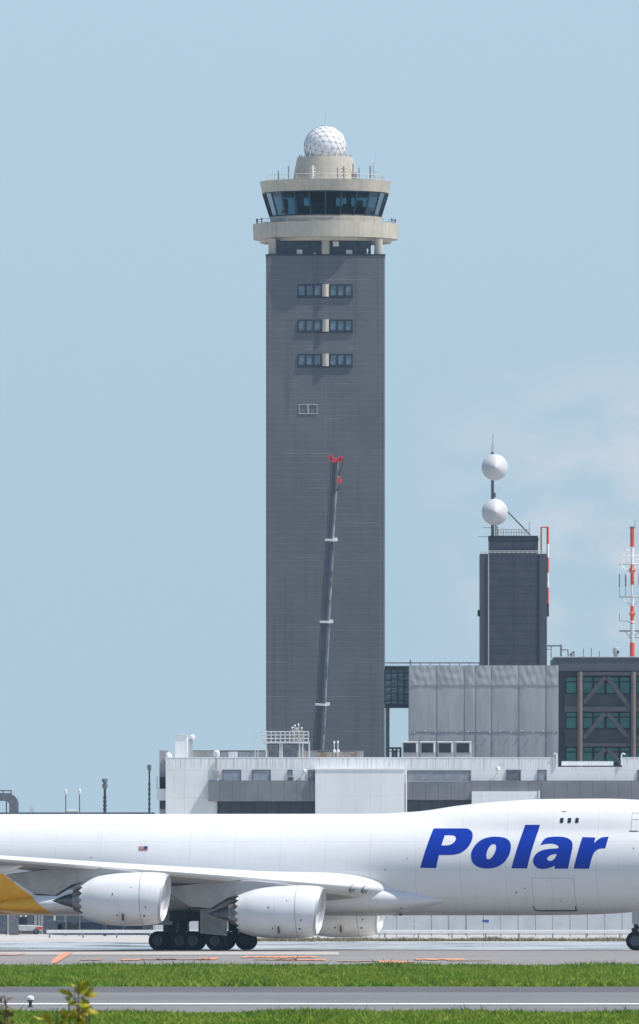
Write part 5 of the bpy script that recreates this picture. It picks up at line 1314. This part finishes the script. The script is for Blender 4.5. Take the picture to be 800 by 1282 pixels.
for y0, y1, m in ((659.6, 681, 'red_paint'), (681, 698, 'white_metal'), (698, 717, 'red_paint'), (717, 735.5, 'white_metal'), (735.5, 756, 'red_paint'), (756, 772, 'dark_metal')):
    q = MB(); q.tube((X(685.8, pd_), pd_, Z(y1, pd_)), (X(685.8, pd_), pd_, Z(y0, pd_)), 0.135, n=10); q.build('striped_pole', m, ct, smooth=40)
q = MB(); q.tube((X(677.6, pd_), pd_, Z(693, pd_)), (X(677.6, pd_), pd_, Z(660, pd_)), 0.09, n=8); q.tube((X(677.6, pd_), pd_, Z(660, pd_)), (X(685.8, pd_), pd_, Z(660, pd_)), 0.07, n=8); q.build('pole_bracket', 'red_paint', ct)
for a, b in ((598, 601), (684.8, 687.4)):
    q = MB(); q.box(X(a, DFc), X(b, DFc), DFc + 0.5, DFc + 1.3, Z(771.5, DFc), Z(763.5, DFc)); q.build('junction_box', 'dark_metal', ct, bevel=0.03)
for px in (673.4, 612.2):
    q = MB(); q.box(X(px - 0.9, DFc), X(px + 1.1, DFc), DFc + 0.6, DFc + 1.2, Z(677, DFc), Z(672.5, DFc)); q.tube((X(px, DFc), DFc + 0.9, Z(693, DFc)), (X(px, DFc), DFc + 0.9, Z(676, DFc)), 0.05, n=5); q.build('loudhailer', 'dark_metal', ct)

# ------------------------------------------------------------------ far left: low shed, lamps, portal
LD = 1310.0
sh = thing('cargo_shed', 'long low open fronted shed with pale columns seen under the yellow tail', 'shed', (X(60, LD), LD, 0))
q = MB(); q.box(X(-90, LD), X(192, LD), LD, LD + 22, Z(1021, LD), Z(1017, LD)); q.build('roof', 'mid_metal', sh)
q = MB(); q.box(X(-88, LD), X(190, LD), LD + 12, LD + 12.3, 0, Z(1021, LD)); q.build('wall', 'fence_panel', sh)
for px in (-70, -28, 10, 44.5, 52.5, 93, 142, 186):
    q = MB(); q.box(X(px - 1.6, LD), X(px + 1.6, LD), LD + 0.4, LD + 0.8, 0, Z(1021, LD)); q.build('column', 'concrete_grey', sh)
q = MB()
for px in (15, 26, 32, 49, 68, 82, 118, 127, 165): q.tube((X(px, LD), LD + 0.6, 0), (X(px, LD), LD + 0.6, Z(1021, LD)), 0.10, n=6)
q.build('pipe_post', 'white_metal', sh)
# containers in the shed
cl = ['dark blue cargo container farthest under the yellow tail', 'low rusty brown cargo container between pale shed columns under the yellow tail', 'dark blue container behind the white rail, tallest of its row',
      'long dark container behind the white rail below the exhaust cone', 'small rusty container squeezed between two dark blue ones', 'grey blue container behind the rail just before the first engine cowl', 'low rusty container hidden behind the rail beneath the engine cowl']
for (a, b, y0, m), lab in zip(((-20, 8, 1155, 'container_blue'), (13, 42, 1156.5, 'container_rust'), (55, 76, 1152.5, 'container_blue'), (95, 128, 1154.5, 'container_blue'), (78.5, 90, 1154.5, 'container_rust'), (132, 152, 1156, 'container_blue'), (158, 176, 1158, 'container_rust')), cl):
    d_ = LD - 9; x0, x1 = X(a, d_), X(b, d_)
    o = thing('cargo_container', lab, 'cargo container', ((x0 + x1) / 2, d_ + 0.8, 0.0), group='cargo containers before the shed')
    q = MB(); h = Z(y0, d_); q.prism([(x0, 0.35), (x0 + 0.25, 0.12), (x1 - 0.25, 0.12), (x1, 0.35), (x1, h - 0.1), (x1 - 0.25, h), (x0 + 0.1, h), (x0, h - 0.1)], d_, d_ + 1.6); q.build('body', m, o, bevel=0.02)
    q = MB(); q.box(x0 + 0.25, x1 - 0.25, d_ + 0.05, d_ + 1.55, 0.0, 0.117); q.build('base_plate', 'grey_metal', o)
    q = MB(); xm = (x0 + x1) / 2; q.box(xm - 0.9, xm + 0.9, d_ - 0.03, d_ - 0.003, 0.25, h - 0.2); q.build('door', m, o)
# tow tractor
d_ = LD - 14; tx = X(33, d_)
o = thing('tow_tractor', 'small white and red tow tractor parked before the dark containers', 'tow tractor', (tx, d_, 0))
q = MB(); q.prism([(tx - 1.5, 0.35), (tx + 1.5, 0.35), (tx + 1.5, 0.8), (tx + 0.4, 0.9), (tx - 1.5, 0.95)], d_ - 0.7, d_ + 0.7); q.build('body', 'pale_metal', o, bevel=0.05)
q = MB(); q.box(tx - 0.9, tx + 0.1, d_ - 0.65, d_ + 0.65, 0.95, 1.7); q.build('cab', 'window_dark', o, bevel=0.08)
q = MB(); q.box(tx + 1.0, tx + 1.52, d_ - 0.72, d_ + 0.72, 0.5, 0.75); q.build('bumper', 'red_paint', o)
for wx_ in (-0.95, 0.95):
    for sy in (-0.6, 0.6):
        q = MB(); wheel(q, tx + wx_, d_ + sy, 0.3, 0.3, 0.22); q.build('wheel', ['tyre', 'hub'], o, smooth=40)
# slanted white fin and roof dome on the shed
x_, d_ = X(40, LD + 3), LD + 3
single(MB().prism([(X(37, d_), Z(1016.8, d_)), (X(43.6, d_), Z(1016.8, d_)), (X(40.6, d_), Z(1010, d_)), (X(38.4, d_), Z(1009.4, d_))], d_, d_ + 0.15), 'roof_fin', 'white_metal', 'small slanted white fin on the low shed roof', 'roof fin', (x_, d_, Z(1016.8, d_)))
single(MB().loft([[(X(82, d_) + a, d_ + b, z) for a, b in ((0, 0), (1.25, 0), (1.25, 2), (0, 2))] for z in (Z(1016.9, d_), Z(1014.4, d_))] + [[(X(82, d_) + a, d_ + b, Z(1013.6, d_)) for a, b in ((0.25, .3), (1.0, .3), (1.0, 1.7), (.25, 1.7))]]), 'roof_skylight', 'white_metal', 'low white skylight box on the shed roof between two thin lamps', 'skylight', (X(88, d_), d_, Z(1016.9, d_)))
# lamp posts
def lamp(px, ytop, d_, r, lab, style):
    o = thing('lamp_post', lab, 'lamp post', (X(px, d_), d_, 0), group='lamp posts beyond the airplane')
    x_ = X(px, d_); zt2 = Z(ytop, d_)
    q = MB(); q.tube((x_, d_, 0), (x_, d_, zt2 - 0.5), r * 1.3, r, 8); q.build('pole', 'dark_metal' if style else 'mid_metal', o)
    q = MB()
    if style == 1:
        q.lathe([(-0.95, r), (-0.85, r * 2.0), (-0.55, r * 2.4), (-0.5, r * 1.4), (-0.3, r * 1.4), (-0.28, r * 2.6), (0, r * 2.2)], (x_, d_, zt2), n=10)
    elif style == 2:
        q.lathe([(-0.6, r), (-0.5, r * 2.2), (-0.1, r * 2.6), (0, r)], (x_, d_, zt2), n=10)
    else:
        q.lathe([(-0.55, r), (-0.4, r * 2.4), (-0.1, r * 2.2), (0, r)], (x_, d_, zt2), n=10)
    q.build('lamp_head', 'mid_metal' if style else 'white_metal', o)
    if style:
        q = MB()
        for i in range(14): q.lathe([(0, r * 1.25), (0.12, r * 1.5), (0.24, r * 1.25)], (x_, d_, 8 + i * (zt2 - 9.5) / 14), n=8)
        q.build('climbing_rung', 'dark_metal', o)
lamp(82.4, 988, 1250, 0.055, 'thin grey lamp post above the shed, beside the white skylight nearer the dark portal', 0)
lamp(99.6, 987.5, 1250, 0.055, 'thin grey lamp post above the shed, beside the white skylight farther from the dark portal', 0)
lamp(131.3, 975, 1245, 0.12, 'dark lamp post with boxy head rising alone above the white fuselage', 1)
lamp(187, 957, 1240, 0.085, 'tallest slender dark lamp post next to the end of the white building', 2)
# portal frame with rounded shoulder
d_ = 1275.0
po = thing('service_portal', 'dark steel portal with rounded shoulder and top railing at the shed end', 'portal', (X(5, d_), d_, 0))
ts = 0.55
def arc_pts():
    cx, cz = X(10, d_), Z(1003, d_); r_ = 0.55
    pts = [(X(-34, d_), cz + r_)]
    pts += [(cx + r_ * math.sin(t), cz + r_ * math.cos(t)) for t in np.linspace(0, PI / 2, 9)]
    pts += [(cx + r_, 0.0)]
    return pts
ap = arc_pts(); inner = []; outer = []
cx, cz = X(10, d_), Z(1003, d_)
outl = [(X(-34, d_), cz + 0.70)] + [(cx + 1.0 * math.sin(t), cz - 0.3 + 1.0 * math.cos(t)) for t in np.linspace(0, PI / 2, 10)] + [(cx + 1.0, 0.0), (cx + 0.12, 0.0), (cx + 0.12, cz - 0.25), (cx - 0.1, cz + 0.0), (X(-34, d_), cz + 0.1)]
q = MB(); q.prism(outl, d_ - 0.5, d_ + 0.5); q.build('frame', 'mid_metal', po, smooth=30)
q = MB()
for y in (989.8, 993.5): q.tube((X(-34, d_), d_, Z(y, d_)), (X(14, d_), d_, Z(y, d_)), 0.06, n=6)
for px in (-30, -20, -10, -4, 4, 14): q.tube((X(px, d_), d_, cz + 0.6), (X(px, d_), d_, Z(989, d_)), 0.06, n=6)
q.build('railing', 'mid_metal', po)
q = MB(); q.box(X(-30, d_), X(-27, d_), d_ - .3, d_ + .3, 0, cz + 0.1); q.tube((X(8, d_), d_, 0), (X(8, d_), d_, cz), 0.06, n=6); q.build('leg', 'mid_metal', po)

# ------------------------------------------------------------------ fence and rail beyond the airplane
FD = 1232.0
fe = thing('blast_fence', 'long pale grey panelled fence behind the airplane belly and wheels', 'fence', (X(500, FD), FD, 0))
pxs = np.arange(193, 960, 21.7)
for i, px in enumerate(pxs):
    q = MB(); x0, x1 = X(px, FD) + 0.07, X(px + 21.7, FD) - 0.07
    q.box(x0, x1, FD - 0.04, FD + 0.04, 0.12, 4.6)
    q.build('panel', 'fence_panel', fe)
    q = MB(); q.box(X(px, FD) - 0.045, X(px, FD) + 0.045, FD - 0.055, FD + 0.12, 0, 4.75); q.build('post', 'fence_post', fe)
single(MB().box(X(604, FD - .2), X(612, FD - .2), FD - 0.062, FD - 0.043, Z(1154.5, FD), Z(1151.5, FD)), 'fence_sign', 'sign_blue', 'small blue sign plate fixed on the pale grey fence', 'sign', (X(608, FD), FD - 0.05, Z(1154.5, FD)))
GD_ = 1185.0
gr = thing('guard_rail', 'long low white guard rail on short posts before the grey fence', 'guard rail', (X(420, GD_), GD_, 0))
q = MB(); q.box(X(58, GD_), X(900, GD_), GD_ - 0.06, GD_ + 0.06, 0.42, 0.70); q.build('rail', 'white_metal', gr, bevel=0.02)
for px in np.arange(62, 900, 42):
    q = MB(); q.box(X(px, GD_) - 0.07, X(px, GD_) + 0.07, GD_ + 0.065, GD_ + 0.2, 0, 0.72); q.build('post', 'grey_metal', gr)

# ------------------------------------------------------------------ edge lights
def edge_light(px, d_, h, lab, dark):
    o = thing('edge_light', lab, 'edge light', (X(px, d_), d_, 0.02)); x_ = X(px, d_)
    q = MB(); q.lathe([(0, 0.10), (0.03, 0.10), (0.05, 0.05), (h * 0.45, 0.05), (h * 0.55, 0.10), (h * 0.62, 0.11)], (x_, d_, 0.02), n=14); q.build('stem', 'dark_metal' if not dark else 'fence_post', o, smooth=40)
    q = MB(); q.lathe([(h * 0.62, 0.115), (h * 0.82, 0.12), (h * 0.95, 0.08), (h, 0.01)], (x_, d_, 0.02), n=16); q.build('lens', 'white_metal' if not dark else 'container_blue', o, smooth=40)
edge_light(38, gd(1262), 0.38, 'white domed runway edge light on dark stem beside the white line', False)
edge_light(356.5, gd(1213), 0.26, 'small dark taxiway light at the far edge of the grass strip', True)
d_ = gd(1204); single(MB().bar((X(369, d_), d_, 0.02), (X(373.5, d_), d_, 0.38), 0.035, 0.035), 'marker_stick', 'dark_metal', 'thin dark leaning marker stick on the taxiway by the orange lines', 'marker stick', (X(369, d_), d_, 0.02))

# ------------------------------------------------------------------ near shrubs
def shrub(name, lab, tips, base, leafm_, seed, dens, dref):
    r = random.Random(seed)
    o = thing(name, lab, 'shrub', base)
    st = MB(); lf = MB()
    root = Vector(base)
    for (px, py, rad, nl) in tips:
        tip_ = Vector((X(px, dref), dref + r.uniform(-0.05, 0.05), Z(py, dref)))
        mid = root.lerp(tip_, 0.6) + Vector((r.uniform(-.1, .1), r.uniform(-.1, .1), 0.1)); knee = tip_ + Vector((r.uniform(-.02, .03), 0, -0.16))
        st.tube(root, mid, 0.016, 0.008, 6); st.tube(mid, knee, 0.008, 0.004, 6); st.tube(knee, tip_, 0.004, 0.002, 5)
        for i in range(max(4, int(nl * (0.62 if py < 1280 else 1)))):
            u = r.random() ** 0.8
            c_ = knee.lerp(tip_, u) if u > 0.02 else mid.lerp(knee, r.random())
            ang = r.uniform(0, 2 * PI); el = r.uniform(-0.7, 1.1)
            dr = Vector((math.cos(ang) * math.cos(el), math.sin(ang) * math.cos(el), math.sin(el)))
            L = r.uniform(0.6, 1.15) * rad; wd = L * r.uniform(0.36, 0.52)
            sd = dr.cross(Vector((r.uniform(-1, 1), r.uniform(-1, 1), r.uniform(0.2, 1)))).normalized(); nn = dr.cross(sd)
            a0 = c_ + dr * 0.006
            lf.add([a0, a0 + dr * L * 0.3 + sd * wd * 0.42 + nn * 0.004, a0 + dr * L * 0.62 + sd * wd * 0.5 - nn * 0.002, a0 + dr * L - nn * L * 0.18,
                    a0 + dr * L * 0.62 - sd * wd * 0.5 - nn * 0.002, a0 + dr * L * 0.3 - sd * wd * 0.42 + nn * 0.004, a0 + dr * L * 0.45 - nn * L * 0.03],
                   [(0, 1, 6), (1, 2, 6), (2, 3, 6), (3, 4, 6), (4, 5, 6), (5, 0, 6)])
    st.build('stem', 'bark', o, smooth=40); lf.build('foliage', leafm_, o)
SDs = 45.0
tips = [(97, 1228, 0.05, 18), (93, 1240, 0.052, 24), (104, 1240, 0.052, 24), (110, 1252, 0.046, 14), (86, 1238, .04, 9), (106, 1256, .045, 12), (72, 1263, 0.05, 24), (80, 1270, 0.05, 24), (62, 1273, 0.05, 20), (94, 1278, 0.045, 12), (88, 1286, 0.06, 24), (70, 1290, 0.06, 30), (100, 1300, 0.06, 26), (56, 1305, 0.06, 26), (84, 1318, 0.06, 34), (110, 1330, 0.06, 30), (50, 1340, 0.06, 34), (80, 1360, 0.06, 40), (100, 1390, 0.06, 40), (60, 1400, 0.06, 40)]
shrub('leafy_shrub', 'olive and yellow leafed shrub top rising before the runway', tips, (X(85, SDs), SDs, 0), 'shrub_leaf', 3, 1, SDs)
tips = [(1, 1250, 0.045, 12), (5, 1246, 0.035, 7), (-4, 1262, 0.05, 16), (2, 1272, 0.045, 9), (-12, 1258, 0.05, 18), (-3, 1286, 0.05, 22), (-14, 1290, 0.06, 26), (-8, 1310, 0.06, 30), (-20, 1330, 0.06, 36), (-6, 1350, .06, 36)]
shrub('leafy_shrub', 'reddish brown shrub twig just entering beside the grass', tips, (X(-12, SDs - 1), SDs - 1, 0), 'shrub_leaf_red', 5, 1, SDs - 1)

# ------------------------------------------------------------------ haze
HAZE = 0.000045
mb = MB(); mb.box(-2700, 2700, -80, 3500, -1.0, 100.0)
hz = mb.build('haze', 'white_metal'); hz.data.materials.clear()
hm = bpy.data.materials.new('haze_air'); hm.use_nodes = True
hm.node_tree.nodes.clear()
ho = hm.node_tree.nodes.new('ShaderNodeOutputMaterial'); hv = hm.node_tree.nodes.new('ShaderNodeVolumePrincipled')
hv.inputs['Color'].default_value = (0.50, 0.78, 1.0, 1); hv.inputs['Density'].default_value = HAZE; hv.inputs['Anisotropy'].default_value = 0.0
hm.node_tree.links.new(hv.outputs[0], ho.inputs['Volume'])
hz.data.materials.append(hm); tag(hz, kind='stuff', label='thin bluish haze over the airfield', cat='haze')

# ------------------------------------------------------------------ sky, sun, camera
SUN = Vector((0.60, -0.17, 1.0)).normalized()
wd = bpy.data.worlds.new('World'); scene.world = wd; wd.use_nodes = True
nt = wd.node_tree; nt.nodes.clear(); g = NT(nt)
out = g.n('ShaderNodeOutputWorld'); bg = g.n('ShaderNodeBackground')
sky = g.n('ShaderNodeTexSky'); sky.sky_type = 'NISHITA'; sky.sun_disc = False
sky.sun_elevation = math.asin(SUN.z); sky.sun_rotation = math.atan2(SUN.x, SUN.y)
sky.air_density = 1.0; sky.dust_density = 0.3; sky.ozone_density = 2.0; sky.altitude = 0
tc = g.n('ShaderNodeTexCoord'); gen = tc.outputs['Generated']
# faint cumulus low on the right
cn = g.noise(1.0, 6, g.mapped((110, 110, 190), gen), 0.48)
vx, vy, vz = g.xyz(gen)
mask = g.math('MULTIPLY', g.ramp(vx, 0.004, 0.022), g.math('MULTIPLY', g.ramp(vz, 0.012, 0.026), g.ramp(vz, 0.042, 0.033)))
cl_ = g.math('MULTIPLY', g.ramp(cn, 0.40, 0.62), mask)
mult = g.n('ShaderNodeMix'); mult.data_type = 'RGBA'
SKYTINT = (1.0, 1.0, 1.0)
g.l(g.math('MULTIPLY', cl_, 0.85), mult.inputs[0]); mult.inputs[7].default_value = (4.75, 4.98, 5.5, 1)
band = g.mix(g.ramp(vz, 0.0, 0.11), (3.14, 4.25, 5.00), (3.36, 4.54, 5.62))       # pale blue summer haze low in the sky
low = g.mix(g.ramp(vz, 0.14, 0.45), band, sky.outputs[0])
g.l(low, mult.inputs[6])
g.l(mult.outputs[2], bg.inputs[0]); bg.inputs[1].default_value = 0.12
g.l(bg.outputs[0], out.inputs['Surface'])

sl = bpy.data.lights.new('sun', 'SUN'); sl.energy = 4.5; sl.angle = math.radians(0.53); sl.color = (1.0, 0.955, 0.88)
so = bpy.data.objects.new('sun', sl); col.objects.link(so); so.rotation_euler = (-SUN).to_track_quat('-Z', 'Y').to_euler(); so.location = (0, 0, 200)

cam = bpy.data.cameras.new('camera'); co = bpy.data.objects.new('camera', cam); col.objects.link(co)
co.location = (0, 0, CH); co.rotation_euler = (math.radians(90), 0, 0)
cam.sensor_fit = 'HORIZONTAL'; cam.sensor_width = 36; cam.lens = F / 800 * 36
cam.shift_y = (YH - 641) / 800; cam.clip_start = 1; cam.clip_end = 12000
cam.dof.use_dof = True; cam.dof.focus_distance = 1000; cam.dof.aperture_fstop = cam.lens / 9.0
scene.camera = co
vs_ = scene.view_settings
vs_.view_transform = 'Standard'; vs_.look = 'None'; vs_.gamma = 1.0; vs_.use_curve_mapping = False; vs_.exposure = 0.24
cy = scene.cycles
cy.use_denoising = True; cy.max_bounces = 6; cy.diffuse_bounces = 3; cy.glossy_bounces = 3; cy.transparent_max_bounces = 12; cy.volume_bounces = 0
for o in scene.objects:
    if '_o' in o: del o['_o']
